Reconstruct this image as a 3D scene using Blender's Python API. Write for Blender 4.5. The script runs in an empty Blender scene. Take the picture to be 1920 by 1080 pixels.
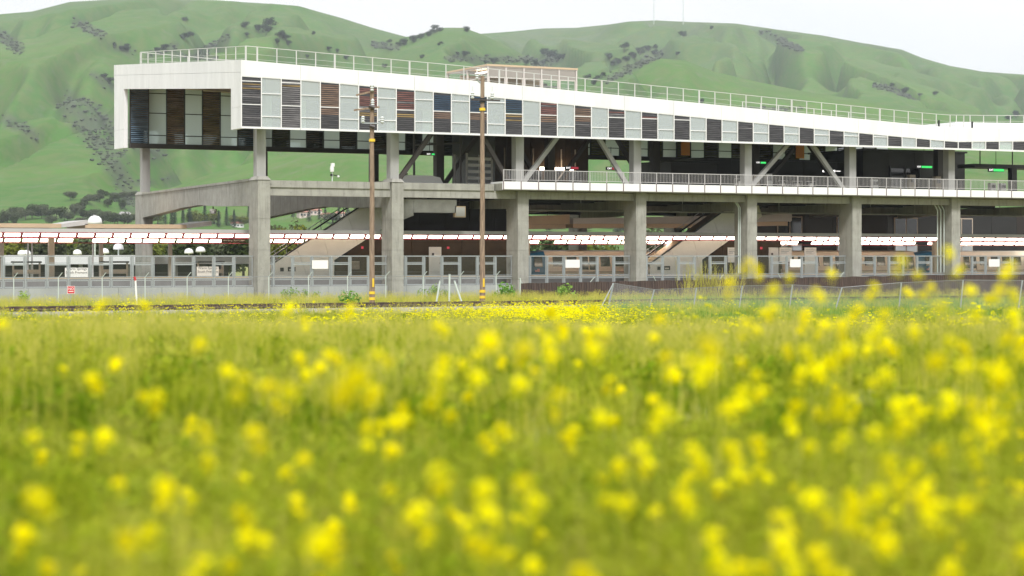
import bpy, bmesh, math, random
import numpy as np
from mathutils import Vector, Matrix
rnd = random.Random(7)
SC = bpy.context.scene
COL = SC.collection

# ------------------------------------------------------------------ camera, world, sun, exposure
FPX, TH, EYE = 3800.0, math.radians(27.2), 3.5
CX, CY = -52.651, -144.226
CT, ST = math.cos(TH), math.sin(TH)
cam = bpy.data.cameras.new('camera'); camo = bpy.data.objects.new('camera', cam); COL.objects.link(camo)
camo.location = (CX, CY, EYE); camo.rotation_euler = (math.pi/2, 0, -TH)
cam.sensor_width = 36; cam.lens = 36*FPX/1920; cam.shift_y = -60.5/1920
cam.clip_start = .2; cam.clip_end = 20000
cam.dof.use_dof = True; cam.dof.focus_distance = 152; cam.dof.aperture_fstop = 1.2; cam.dof.aperture_blades = 0
SC.camera = camo

SUN_EL, SUN_AZ = math.radians(50), math.radians(201)      # azimuth clockwise from +Y
w = bpy.data.worlds.new('World'); SC.world = w; w.use_nodes = True
nt = w.node_tree; nt.nodes.clear(); N = nt.nodes.new; L = nt.links.new
out = N('ShaderNodeOutputWorld'); bg = N('ShaderNodeBackground'); bg.inputs[1].default_value = .1
sky = N('ShaderNodeTexSky'); sky.sky_type = 'NISHITA'; sky.sun_disc = False
sky.sun_elevation = SUN_EL; sky.sun_rotation = SUN_AZ
tc = N('ShaderNodeTexCoord'); mp = N('ShaderNodeMapping'); mp.inputs['Scale'].default_value = (1, 1, 2.2)
nz = N('ShaderNodeTexNoise'); nz.inputs['Scale'].default_value = 2.6; nz.inputs['Detail'].default_value = 7; nz.inputs['Roughness'].default_value = .55
rp = N('ShaderNodeMapRange'); rp.inputs[1].default_value = .36; rp.inputs[2].default_value = .50; rp.inputs[3].default_value = .84; rp.inputs[4].default_value = .99
nz2 = N('ShaderNodeTexNoise'); nz2.inputs['Scale'].default_value = 5; nz2.inputs['Detail'].default_value = 6
cr = N('ShaderNodeValToRGB'); cr.color_ramp.elements[0].position = .3; cr.color_ramp.elements[0].color = (.86, .865, .875, 1)
cr.color_ramp.elements[1].position = .7; cr.color_ramp.elements[1].color = (.90, .90, .90, 1)
vm = N('ShaderNodeVectorMath'); vm.operation = 'SCALE'; vm.inputs['Scale'].default_value = 8.3
mx = N('ShaderNodeMix'); mx.data_type = 'RGBA'
L(tc.outputs['Generated'], mp.inputs[0]); L(mp.outputs[0], nz.inputs[0]); L(mp.outputs[0], nz2.inputs[0])
L(nz.outputs[0], rp.inputs[0]); L(rp.outputs[0], mx.inputs[0]); L(sky.outputs[0], mx.inputs[6])
L(nz2.outputs[0], cr.inputs[0]); L(cr.outputs[0], vm.inputs[0]); L(vm.outputs[0], mx.inputs[7])
L(mx.outputs[2], bg.inputs[0]); L(bg.outputs[0], out.inputs[0])

sl = bpy.data.lights.new('sun', 'SUN'); sl.energy = 2.7; sl.angle = math.radians(12); sl.color = (1, .985, .97)
so = bpy.data.objects.new('sun', sl); COL.objects.link(so)
_d = Vector((math.sin(SUN_AZ)*math.cos(SUN_EL), math.cos(SUN_AZ)*math.cos(SUN_EL), math.sin(SUN_EL)))
so.rotation_euler = _d.to_track_quat('Z', 'Y').to_euler(); so.location = (0, -60, 80)
SC.view_settings.view_transform = 'Standard'; SC.view_settings.look = 'None'
SC.view_settings.gamma = 1; SC.view_settings.use_curve_mapping = False
SC.view_settings.exposure = .60
SC.cycles.use_denoising = True
SC.cycles.max_bounces = 8; SC.cycles.transparent_max_bounces = 24; SC.cycles.volume_bounces = 0
SC.cycles.caustics_reflective = False; SC.cycles.caustics_refractive = False

# ------------------------------------------------------------------ helpers
def look(px, py, d):
    "a point at forward distance d"
    a = (px-960)/FPX; r = a*d
    return Vector((CX+CT*r+ST*d, CY-ST*r+CT*d, EYE+(479.5-py)*d/FPX))
def onv(px, py, v):
    a = (px-960)/FPX; d = (v-CY)/(-ST*a+CT)
    return CX+(CT*a+ST)*d, EYE+(479.5-py)*d/FPX

class MB:
    def __init__(s): s.v = []; s.f = []
    def add(s, vs, fs):
        o = len(s.v); s.v += [tuple(p) for p in vs]; s.f += [tuple(i+o for i in f) for f in fs]; return s
    def box(s, x0, x1, y0, y1, z0, z1):
        return s.add([(x0,y0,z0),(x1,y0,z0),(x1,y1,z0),(x0,y1,z0),(x0,y0,z1),(x1,y0,z1),(x1,y1,z1),(x0,y1,z1)],
                     [(3,2,1,0),(4,5,6,7),(0,1,5,4),(1,2,6,5),(2,3,7,6),(3,0,4,7)])
    def hexa(s, b, t):
        return s.add(list(b)+list(t), [(3,2,1,0),(4,5,6,7),(0,1,5,4),(1,2,6,5),(2,3,7,6),(3,0,4,7)])
    def prism(s, poly, y0, y1):
        "polygon of (x,z) extruded along y"
        n = len(poly)
        s.add([(x,y0,z) for x,z in poly]+[(x,y1,z) for x,z in poly],
              [tuple(range(n))[::-1], tuple(range(n,2*n))]+[(i,(i+1)%n,n+(i+1)%n,n+i) for i in range(n)]); return s
    def prismx(s, poly, x0, x1):
        "polygon of (y,z) extruded along x"
        n = len(poly)
        s.add([(x0,y,z) for y,z in poly]+[(x1,y,z) for y,z in poly],
              [tuple(range(n))[::-1], tuple(range(n,2*n))]+[(i,(i+1)%n,n+(i+1)%n,n+i) for i in range(n)]); return s
    def tube(s, a, b, r0, r1=None, n=8, caps=True):
        a = Vector(a); b = Vector(b); r1 = r0 if r1 is None else r1
        z = (b-a).normalized(); x = z.orthogonal().normalized(); y = z.cross(x)
        vs = []
        for p, r in ((a,r0),(b,r1)):
            for i in range(n):
                t = 2*math.pi*i/n; vs.append(p+x*(r*math.cos(t))+y*(r*math.sin(t)))
        fs = [(i,(i+1)%n,n+(i+1)%n,n+i) for i in range(n)]
        if caps: fs += [tuple(range(n))[::-1], tuple(range(n,2*n))]
        return s.add(vs, fs)
    def beam(s, a, b, wd, hd, up=(0,0,1)):
        a = Vector(a); b = Vector(b); z = (b-a).normalized(); up = Vector(up)
        x = up.cross(z)
        x = x.normalized() if x.length > 1e-4 else Vector((1,0,0)); y = z.cross(x)
        vs = [p+x*(sx*wd/2)+y*(sy*hd/2) for p in (a,b) for sx,sy in ((-1,-1),(1,-1),(1,1),(-1,1))]
        return s.add(vs, [(3,2,1,0),(4,5,6,7),(0,1,5,4),(1,2,6,5),(2,3,7,6),(3,0,4,7)])
    def lathe(s, c, prof, n=12):
        "profile of (radius, z) about the vertical through c"
        k = len(prof); vs = []
        for r, z in prof:
            for i in range(n):
                t = 2*math.pi*i/n; vs.append((c[0]+r*math.cos(t), c[1]+r*math.sin(t), c[2]+z))
        fs = [(j*n+i, j*n+(i+1)%n, (j+1)*n+(i+1)%n, (j+1)*n+i) for j in range(k-1) for i in range(n)]
        return s.add(vs, fs)
    def quad(s, a, b, c, d): return s.add([a,b,c,d], [(0,1,2,3)])
    def mesh(s, name, mat, off=(0,0,0), smooth=False):
        me = bpy.data.meshes.new(name)
        ox, oy, oz = off
        me.from_pydata([(x-ox,y-oy,z-oz) for x,y,z in s.v], [], s.f)
        if mat: me.materials.append(mat)
        if smooth: me.polygons.foreach_set('use_smooth', [True]*len(me.polygons))
        me.update(); return me
    def build(s, name, mat, parent=None, loc=None, smooth=False, label=None, kind=None):
        if parent is not None:
            off = rootloc(parent); o = bpy.data.objects.new(name, s.mesh(name, mat, off, smooth)); o.parent = parent
        else:
            off = loc or (0,0,0); o = bpy.data.objects.new(name, s.mesh(name, mat, off, smooth)); o.location = off
        COL.objects.link(o)
        if label: o['label'] = label
        if kind: o['kind'] = kind
        return o
def rootloc(o):
    l = Vector((0,0,0))
    while o is not None: l = l+o.location; o = o.parent
    return tuple(l)
def tag(o, label, cat, group=None):
    o['label'] = label; o['category'] = cat
    if group: o['group'] = group
    return o
def thing(name, label, cat, loc, group=None):
    o = bpy.data.objects.new(name, None); COL.objects.link(o); o.location = loc; o.empty_display_size = .3
    return tag(o, label, cat, group)
def link(name, me, parent, loc=(0,0,0), rot=(0,0,0), sc=None):
    o = bpy.data.objects.new(name, me); COL.objects.link(o); o.parent = parent; o.location = loc; o.rotation_euler = rot
    if sc is not None: o.scale = (sc,sc,sc) if not hasattr(sc,'__len__') else sc
    return o

# ------------------------------------------------------------------ materials
def mat(name, col, rough=.6, metal=0, var=.0, scale=1.0, col2=None, bump=0, bscale=20, stretch=(1,1,1), spec=.5, trans=0, emit=None, estr=0):
    m = bpy.data.materials.new(name); m.use_nodes = True; t = m.node_tree; b = t.nodes['Principled BSDF']
    b.inputs['Base Color'].default_value = (*col, 1); b.inputs['Roughness'].default_value = rough; b.inputs['Metallic'].default_value = metal
    b.inputs['Specular IOR Level'].default_value = spec
    g = t.nodes.new('ShaderNodeNewGeometry'); mpp = t.nodes.new('ShaderNodeMapping'); mpp.inputs['Scale'].default_value = stretch
    t.links.new(g.outputs['Position'], mpp.inputs[0])
    if var or col2:
        c2 = col2 or tuple(max(0, c*(1-var)) for c in col)
        n = t.nodes.new('ShaderNodeTexNoise'); n.inputs['Scale'].default_value = scale; n.inputs['Detail'].default_value = 6; n.inputs['Roughness'].default_value = .6
        r = t.nodes.new('ShaderNodeMapRange'); r.inputs[1].default_value = .35; r.inputs[2].default_value = .65
        x = t.nodes.new('ShaderNodeMix'); x.data_type = 'RGBA'; x.inputs[6].default_value = (*col,1); x.inputs[7].default_value = (*c2,1)
        t.links.new(mpp.outputs[0], n.inputs[0]); t.links.new(n.outputs[0], r.inputs[0]); t.links.new(r.outputs[0], x.inputs[0]); t.links.new(x.outputs[2], b.inputs['Base Color'])
    if bump:
        n = t.nodes.new('ShaderNodeTexNoise'); n.inputs['Scale'].default_value = bscale; n.inputs['Detail'].default_value = 5
        bp = t.nodes.new('ShaderNodeBump'); bp.inputs['Strength'].default_value = bump; bp.inputs['Distance'].default_value = .03
        t.links.new(mpp.outputs[0], n.inputs[0]); t.links.new(n.outputs[0], bp.inputs['Height']); t.links.new(bp.outputs[0], b.inputs['Normal'])
    if emit:
        b.inputs['Emission Color'].default_value = (*emit,1); b.inputs['Emission Strength'].default_value = estr
    return m
M = {}
M['white'] = mat('white_metal_panel', (.80,.80,.80), .45, var=.11, scale=.9, stretch=(1,1,.25))
M['whitepaint'] = mat('white_paint', (.76,.76,.75), .5)
M['mullion'] = mat('white_mullion', (.78,.77,.77), .4)
M['railw'] = mat('pale_galvanised_rail', (.50,.50,.46), .45, metal=.0)
M['railg'] = mat('grey_rail', (.50,.48,.48), .45)
M['steel'] = mat('grey_painted_steel', (.36,.355,.34), .5, var=.12, scale=1.5, stretch=(1,1,.2))
M['dsteel'] = mat('dark_bronze_steel', (.045,.036,.032), .5)
M['dmull'] = mat('dark_bronze_mullion', (.03,.027,.025), .4)
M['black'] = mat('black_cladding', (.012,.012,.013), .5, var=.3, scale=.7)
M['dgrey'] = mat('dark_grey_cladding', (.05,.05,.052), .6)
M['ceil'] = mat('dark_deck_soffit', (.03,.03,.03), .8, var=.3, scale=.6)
M['soffit'] = mat('timber_soffit', (.36,.24,.15), .6, var=.25, scale=3, stretch=(.2,3,1))
M['roof'] = mat('roof_membrane', (.55,.55,.54), .7)
M['tile'] = mat('brown_glazed_tile', (.056,.034,.017), .5, spec=.2, var=.3, scale=1.2)
M['joint'] = mat('dark_joint', (.02,.015,.012), .8)
M['door'] = mat('white_door', (.68,.68,.66), .5, var=.04, scale=2)
M['escal'] = mat('pale_escalator_cladding', (.74,.71,.65), .35, metal=.1, var=.08, scale=.8)
M['dtruss'] = mat('dark_escalator_truss', (.03,.03,.03), .4)
M['gal'] = mat('galvanised_frame', (.40,.43,.44), .4, metal=.4, var=.1, scale=6)
M['galp'] = mat('pale_green_post', (.52,.58,.54), .5)
M['wire'] = mat('galvanised_wire', (.24,.25,.25), .5, metal=.3)
M['yellow'] = mat('yellow_edge_tile', (.75,.38,.04), .6)
M['plat'] = mat('platform_concrete', (.20,.195,.185), .75, var=.2, scale=1)
M['wallc'] = mat('pale_wall_concrete', (.36,.375,.365), .75, var=.22, scale=.7, stretch=(1,1,.35), bump=.2)
M['lamp'] = mat('lit_canopy_panel', (.8,.78,.75), .4, emit=(1,.83,.66), estr=8.0)
M['lampframe'] = mat('canopy_lamp_frame', (.30,.035,.055), .5)  # red tint stands in for the pink glow round the lit panels
M['canopy'] = mat('pale_canopy_metal', (.46,.45,.43), .5, var=.08, scale=.6)
M['tan'] = mat('tan_canopy_metal', (.50,.38,.25), .5, var=.1, scale=.6)
M['tanbeam'] = mat('tan_post', (.42,.35,.27), .5)
M['wood'] = mat('weathered_pole_wood', (.33,.24,.165), .85, col2=(.16,.11,.075), scale=3, stretch=(6,6,.5), bump=.6, bscale=8)
M['yband'] = mat('yellow_band', (.75,.50,.03), .5)
M['porc'] = mat('pale_insulator', (.62,.64,.64), .25)
M['red'] = mat('red_sign', (.55,.03,.04), .5)
M['signw'] = mat('white_sign', (.78,.77,.74), .5)
M['signcream'] = mat('cream_sign', (.66,.61,.55), .5)
M['ink'] = mat('dark_lettering', (.06,.05,.05), .6)
M['rust'] = mat('rust_brown_sheet', (.085,.055,.045), .7, col2=(.045,.03,.027), scale=1.2, stretch=(3,3,.4), bump=.3)
M['railiron'] = mat('rusty_rail', (.10,.06,.045), .6, col2=(.05,.035,.03), scale=4)
M['sleeper'] = mat('dark_sleeper', (.07,.05,.04), .9, var=.4, scale=4)
M['train'] = mat('cream_train_body', (.76,.68,.52), .3, metal=.0, var=.05, scale=.4)
M['blue'] = mat('blue_train_front', (.035,.16,.30), .3)
M['glassb'] = mat('black_train_glass', (.012,.012,.014), .08)
M['chrome'] = mat('stainless', (.55,.53,.5), .25, metal=.8)
M['duct'] = mat('galvanised_duct', (.30,.295,.27), .4, metal=.3, var=.2, scale=2)
M['green'] = mat('green_lit_sign', (.02,.3,.08), .4, emit=(.05,.75,.15), estr=.8)
M['redlit'] = mat('red_lit_sign', (.3,.02,.03), .4, emit=(.8,.06,.10), estr=.3)
M['whitelit'] = mat('white_lit_letters', (.8,.8,.8), .4, emit=(1,.97,.95), estr=1.2)
M['orange'] = mat('orange_panel', (.80,.28,.02), .5)
M['gravel'] = mat('pale_gravel', (.36,.34,.32), .95, col2=(.22,.205,.195), scale=7, bump=.8, bscale=12)
M['leafpan'] = mat('pale_street_lamp', (.74,.75,.76), .4)
M['hw'] = mat('pale_house_wall', (.62,.52,.47), .8, var=.08, scale=.4)
M['hw2'] = mat('white_house_wall', (.68,.67,.66), .8)
M['hr'] = mat('terracotta_roof', (.42,.20,.15), .8, var=.25, scale=.8)
M['hr2'] = mat('grey_roof', (.33,.31,.31), .8)
M['hwin'] = mat('dark_house_window', (.06,.07,.08), .2)
M['bark'] = mat('bark', (.10,.08,.06), .9, var=.4, scale=3)

def concrete():
    m = mat('board_concrete', (.37,.36,.325), .8, bump=.25, bscale=9)
    t = m.node_tree; b = t.nodes['Principled BSDF']; g = t.nodes.new('ShaderNodeNewGeometry')
    def noise(sc, st, lo, hi):
        mp = t.nodes.new('ShaderNodeMapping'); mp.inputs['Scale'].default_value = st
        n = t.nodes.new('ShaderNodeTexNoise'); n.inputs['Scale'].default_value = sc; n.inputs['Detail'].default_value = 7; n.inputs['Roughness'].default_value = .65
        r = t.nodes.new('ShaderNodeMapRange'); r.inputs[1].default_value = lo; r.inputs[2].default_value = hi
        t.links.new(g.outputs['Position'], mp.inputs[0]); t.links.new(mp.outputs[0], n.inputs[0]); t.links.new(n.outputs[0], r.inputs[0]); return r.outputs[0]
    def mix(fac, a, bcol, k):
        mu = t.nodes.new('ShaderNodeMath'); mu.operation = 'MULTIPLY'; mu.inputs[1].default_value = k; t.links.new(fac, mu.inputs[0])
        x = t.nodes.new('ShaderNodeMix'); x.data_type = 'RGBA'; x.inputs[7].default_value = (*bcol,1)
        if isinstance(a, tuple): x.inputs[6].default_value = (*a,1)
        else: t.links.new(a, x.inputs[6])
        t.links.new(mu.outputs[0], x.inputs[0]); return x.outputs[2]
    c = mix(noise(.9,(1,1,1),.38,.62), (.345,.337,.298), (.26,.252,.222), .8)
    c = mix(noise(2.2,(1.6,1.6,.18),.5,.72), c, (.16,.152,.135), .7)
    c = mix(noise(5,(1,1,1),.60,.70), c, (.17,.165,.15), .5)
    t.links.new(c, b.inputs['Base Color']); return m
M['conc'] = concrete()

def glass(name, tint, refl, diff, dcol, rough=.03, trl=False, rise=.55):
    m = bpy.data.materials.new(name); m.use_nodes = True; t = m.node_tree; t.nodes.clear()
    o = t.nodes.new('ShaderNodeOutputMaterial'); tr = t.nodes.new('ShaderNodeBsdfTransparent'); tr.inputs[0].default_value = (*tint,1)
    gl = t.nodes.new('ShaderNodeBsdfGlossy'); gl.inputs['Roughness'].default_value = rough; gl.inputs[0].default_value = (.9,.93,.95,1)
    df = t.nodes.new('ShaderNodeBsdfTranslucent' if trl else 'ShaderNodeBsdfDiffuse'); df.inputs[0].default_value = (*dcol,1)
    a = t.nodes.new('ShaderNodeMixShader'); a.inputs[0].default_value = diff
    b = t.nodes.new('ShaderNodeMixShader')
    fr = t.nodes.new('ShaderNodeLayerWeight'); fr.inputs[0].default_value = .35
    mr = t.nodes.new('ShaderNodeMapRange'); mr.inputs[3].default_value = refl; mr.inputs[4].default_value = min(1, refl+rise)
    t.links.new(fr.outputs['Facing'], mr.inputs[0]); t.links.new(mr.outputs[0], b.inputs[0])
    t.links.new(tr.outputs[0], a.inputs[1]); t.links.new(df.outputs[0], a.inputs[2])
    t.links.new(a.outputs[0], b.inputs[1]); t.links.new(gl.outputs[0], b.inputs[2]); t.links.new(b.outputs[0], o.inputs[0])
    return m
M['gpale'] = glass('pale_fritted_glass', (.90,.96,.94), .12, .28, (.76,.81,.79))
M['gback'] = glass('pale_green_glass', (.80,.92,.94), .30, .82, (.93,.98,.98), trl=True)
M['gsmoke'] = glass('smoked_louvre_glass', (.16,.17,.17), .34, .15, (.03,.03,.03))
M['gclear'] = glass('clear_screen_glass', (.95,.97,.97), .012, .01, (.6,.65,.65), rise=.10)
M['gdark'] = mat('dark_window_glass', (.02,.02,.022), .06, spec=.8)
SL = {}
for k, c in dict(black=(.105,.10,.10), brown=(.27,.175,.12), red=(.26,.115,.095), gold=(.36,.25,.10), blue=(.045,.085,.135), grey=(.24,.225,.22),
                 olive=(.16,.17,.07), yellow=(.40,.38,.06), teal=(.05,.10,.12)).items():
    SL[k] = mat(k+'_glass_slat', c, .16, metal=.5, col2=tuple(x*.4 for x in c), scale=1.6, stretch=(.6,1,6))

for k, c in dict(bbrown=(.42,.29,.18), bgold=(.52,.40,.20), bblue=(.22,.32,.42)).items():
    SL[k] = mat(k[1:]+'_sky_slat', c, .18, metal=.3, col2=tuple(x*.3 for x in c), scale=.9, stretch=(.6,1,5))  # lighter slats for the open end: reflected sky put into their colour

def foliage(name, c1, c2, c3=None, trans=.25, byobj=True):
    m = bpy.data.materials.new(name); m.use_nodes = True; t = m.node_tree; t.nodes.clear()
    o = t.nodes.new('ShaderNodeOutputMaterial'); d = t.nodes.new('ShaderNodeBsdfDiffuse'); tl = t.nodes.new('ShaderNodeBsdfTranslucent'); x = t.nodes.new('ShaderNodeMixShader'); x.inputs[0].default_value = trans
    oi = t.nodes.new('ShaderNodeObjectInfo'); g = t.nodes.new('ShaderNodeNewGeometry')
    cr = t.nodes.new('ShaderNodeValToRGB'); e = cr.color_ramp.elements; e[0].color = (*c1,1); e[1].color = (*c2,1)
    if c3: q = e.new(.55); q.color = (*c3,1)
    n = t.nodes.new('ShaderNodeTexNoise'); n.inputs['Scale'].default_value = .55; n.inputs['Detail'].default_value = 4
    t.links.new(g.outputs['Position'], n.inputs[0])
    ad = t.nodes.new('ShaderNodeMath'); ad.operation = 'ADD'; s = t.nodes.new('ShaderNodeMath'); s.operation = 'MULTIPLY_ADD'; s.inputs[1].default_value = 2.5; s.inputs[2].default_value = -1.28
    t.links.new(n.outputs[0], s.inputs[0])
    h = t.nodes.new('ShaderNodeMath'); h.operation = 'MULTIPLY_ADD'; h.inputs[1].default_value = .35; h.inputs[2].default_value = 0
    t.links.new(g.outputs['Random Per Island'], h.inputs[0])
    h2 = t.nodes.new('ShaderNodeMath'); h2.operation = 'MULTIPLY_ADD'; h2.inputs[1].default_value = .65
    t.links.new(oi.outputs['Random'], h2.inputs[0]); t.links.new(h.outputs[0], h2.inputs[2])
    t.links.new(h2.outputs[0], ad.inputs[0]); t.links.new(s.outputs[0], ad.inputs[1]); t.links.new(ad.outputs[0], cr.inputs[0])
    t.links.new(cr.outputs[0], d.inputs[0]); t.links.new(cr.outputs[0], tl.inputs[0])
    t.links.new(d.outputs[0], x.inputs[1]); t.links.new(tl.outputs[0], x.inputs[2]); t.links.new(x.outputs[0], o.inputs[0])
    return m
M['grass'] = foliage('meadow_grass_blade', (.085,.17,.004), (.68,.63,.11), (.41,.45,.025), .42)
M['straw'] = foliage('dry_straw', (.48,.46,.07), (.66,.60,.17), None, .35)
M['vetch'] = foliage('cool_green_weed', (.14,.30,.05), (.34,.47,.12), None, .35)
M['petal'] = foliage('mustard_petal', (.94,.84,.002), (.97,.92,.006), None, .45)
M['stem'] = foliage('mustard_stem', (.15,.25,.01), (.38,.41,.03), None, .35)
M['oak'] = foliage('oak_leaf', (.018,.036,.022), (.042,.064,.036), None, .15)
M['scrub'] = foliage('grey_green_scrub', (.058,.075,.055), (.105,.118,.088), None, .1)
M['tree1'] = foliage('dark_tree_leaf', (.025,.040,.014), (.065,.085,.028), None, .2)
M['tree2'] = foliage('yellow_green_leaf', (.085,.115,.02), (.16,.175,.035), None, .25)
M['tree3'] = foliage('grey_green_leaf', (.055,.07,.035), (.11,.125,.07), None, .2)
M['conif'] = foliage('conifer_leaf', (.015,.032,.018), (.035,.06,.032), None, .1)

# ------------------------------------------------------------------ noise
_pr = np.random.RandomState(3); _perm = _pr.permutation(512)
def vnoise(x, y):
    xi = np.floor(x).astype(int); yi = np.floor(y).astype(int); xf = x-xi; yf = y-yi
    u = xf*xf*xf*(xf*(xf*6-15)+10); v = yf*yf*yf*(yf*(yf*6-15)+10)
    def g(a, b, dx, dy):
        h = _perm[(_perm[a & 511]+b) & 511]*(2*math.pi/512); return np.cos(h)*dx+np.sin(h)*dy
    n0 = g(xi,yi,xf,yf)*(1-u)+g(xi+1,yi,xf-1,yf)*u
    n1 = g(xi,yi+1,xf,yf-1)*(1-u)+g(xi+1,yi+1,xf-1,yf-1)*u
    return n0*(1-v)+n1*v
def fbm(x, y, o=4, g=.5):
    s = 0; a = 1
    for i in range(o): s = s+a*vnoise(x+17.3*i, y-9.1*i); x = x*2.03; y = y*2.03; a *= g
    return s

# ------------------------------------------------------------------ ground (one sheet to the horizon)
def sstep(a, b, x): t = np.clip((x-a)/(b-a), 0, 1); return t*t*(3-2*t)
def gz_fr(d, r):
    "ground height at forward distance d, sideways r of the viewpoint"
    z = 2.0*(1-sstep(16, 92, d)) + .16*fbm(r*.09+5, d*.06, 3)*(1-sstep(100,120,d))*sstep(0,10,d)
    return z
def fr(x, y): dx = x-CX; dy = y-CY; return ST*dx+CT*dy, CT*dx-ST*dy     # forward, right
def gz(x, y):
    d, r = fr(x, y); return float(gz_fr(np.array(d), np.array(r)))
def gridmesh(name, X, Y, Z, m, attrs=None, smooth=True):
    a, b = X.shape; me = bpy.data.meshes.new(name)
    co = np.stack([X,Y,Z], -1).reshape(-1,3)
    i = np.arange(a*b).reshape(a,b); q = np.stack([i[:-1,:-1],i[1:,:-1],i[1:,1:],i[:-1,1:]], -1).reshape(-1,4)
    me.vertices.add(len(co)); me.vertices.foreach_set('co', co.ravel())
    me.loops.add(q.size); me.loops.foreach_set('vertex_index', q.ravel())
    me.polygons.add(len(q)); me.polygons.foreach_set('loop_start', np.arange(0,q.size,4))
    me.update(calc_edges=True); me.validate()
    if smooth: me.polygons.foreach_set('use_smooth', [True]*len(me.polygons))
    for k, arr in (attrs or {}).items():
        at = me.attributes.new(k, 'FLOAT', 'POINT'); at.data.foreach_set('value', arr.ravel().astype(np.float32))
    if m: me.materials.append(m)
    return me
def groundmat():
    m = mat('field_soil_and_turf', (.20,.23,.045), .95, col2=(.27,.26,.085), scale=.5, bump=.5, bscale=6); return m
az = np.linspace(-math.pi, math.pi, 361)
rad = np.concatenate([np.linspace(.5,20,24), np.linspace(22,170,75), np.array([185,210,250,320,420,600,900,1500,3000,9000])])
RR, AA = np.meshgrid(rad, az, indexing='ij'); D_ = RR*np.cos(AA); R_ = RR*np.sin(AA)
g = bpy.data.objects.new('ground', gridmesh('ground', CX+CT*R_+ST*D_, CY-ST*R_+CT*D_, gz_fr(D_,R_)-.012, groundmat())); COL.objects.link(g); g['kind'] = 'structure'

# ------------------------------------------------------------------ hills
RIDGES = [  # crest (photo x, y), its distance, front width, back width
 ([(-500,60),(-200,40),(0,24),(60,19),(130,1),(250,-6),(400,-2),(500,4),(560,9),(640,31),(700,50),(760,66),(830,100),(1000,190),(1300,300),(2500,420)], 3000, 2050, 900),
 ([(-500,420),(400,260),(600,140),(700,95),(760,70),(800,58),(830,49),(870,49),(905,62),(960,88),(1010,116),(1050,150),(1100,200),(1300,280),(2500,420)], 2650, 1500, 700),
 ([(-500,400),(500,260),(700,140),(800,90),(860,70),(905,61),(960,57),(1020,51),(1080,50),(1140,44),(1180,38),(1230,36),(1290,39),(1380,42),(1460,54),(1540,64),(1620,79),(1690,91),(1730,107),(1780,121),(1840,132),(1920,138),(2100,150),(2500,190)], 3700, 2500, 900),
 ([(-500,440),(700,330),(900,240),(1000,195),(1080,150),(1150,128),(1200,113),(1240,106),(1285,110),(1340,131),(1420,150),(1520,170),(1700,196),(1900,222),(2500,260)], 2250, 1250, 600),
 ([(-500,330),(-100,290),(60,300),(180,350),(222,378),(260,420),(400,440),(2500,450)], 1750, 850, 700),
 ([(-500,440),(120,420),(200,350),(228,318),(262,296),(300,281),(400,268),(520,262),(700,268),(850,300),(1000,340),(1300,400),(2500,440)], 1900, 800, 600),
 ([(-500,450),(180,415),(240,385),(300,357),(380,325),(470,300),(560,280),(660,276),(740,290),(830,338),(900,350),(1000,345),(1100,330),(1250,320),(1500,290),(1800,270),(2100,280),(2500,300)], 1400, 560, 500),
]
def hillz(d, r):
    d = np.asarray(d, float); r = np.asarray(r, float); px = 960+FPX*r/np.maximum(d,1)
    zs = []; sh = []
    wob = 90*fbm(r/420., d/600.+3, 3)
    for i, (pts, dr, wf, wb) in enumerate(RIDGES):
        xs = [p[0] for p in pts]; ys = [p[1] for p in pts]
        cz = EYE+(479.5-np.interp(px, xs, ys))*dr/FPX
        dd = d-dr
        t = np.where(dd < 0, 1+dd/wf, 1-dd/wb); t = np.clip(t, 0, 1)
        s = .5-.5*np.cos(math.pi*t); p = .62*t+.38*s
        rug = np.abs(fbm((r+wob)/190.+i*7, d/620.+i*3, 3)); gul = (rug-.22)
        fine = fbm(r/60.+i, d/110., 4)
        amp = np.clip(4*p*(1-p), 0, 1)
        z = cz*p - amp*(cz*.36+12)*np.clip(.30-rug,0,.3)*2.1 + amp*4.0*fine + 2.5*amp*fbm(r/22., d/45., 3)
        zs.append(z)
    Z = np.stack(zs); k = 6.0
    mxz = Z.max(0); out = mxz + k*np.log(np.exp((Z-mxz)/k).sum(0)) - k*math.log(2)*.5
    foot = sstep(560, 900, d)
    return out*foot - 6*(1-foot)
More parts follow.
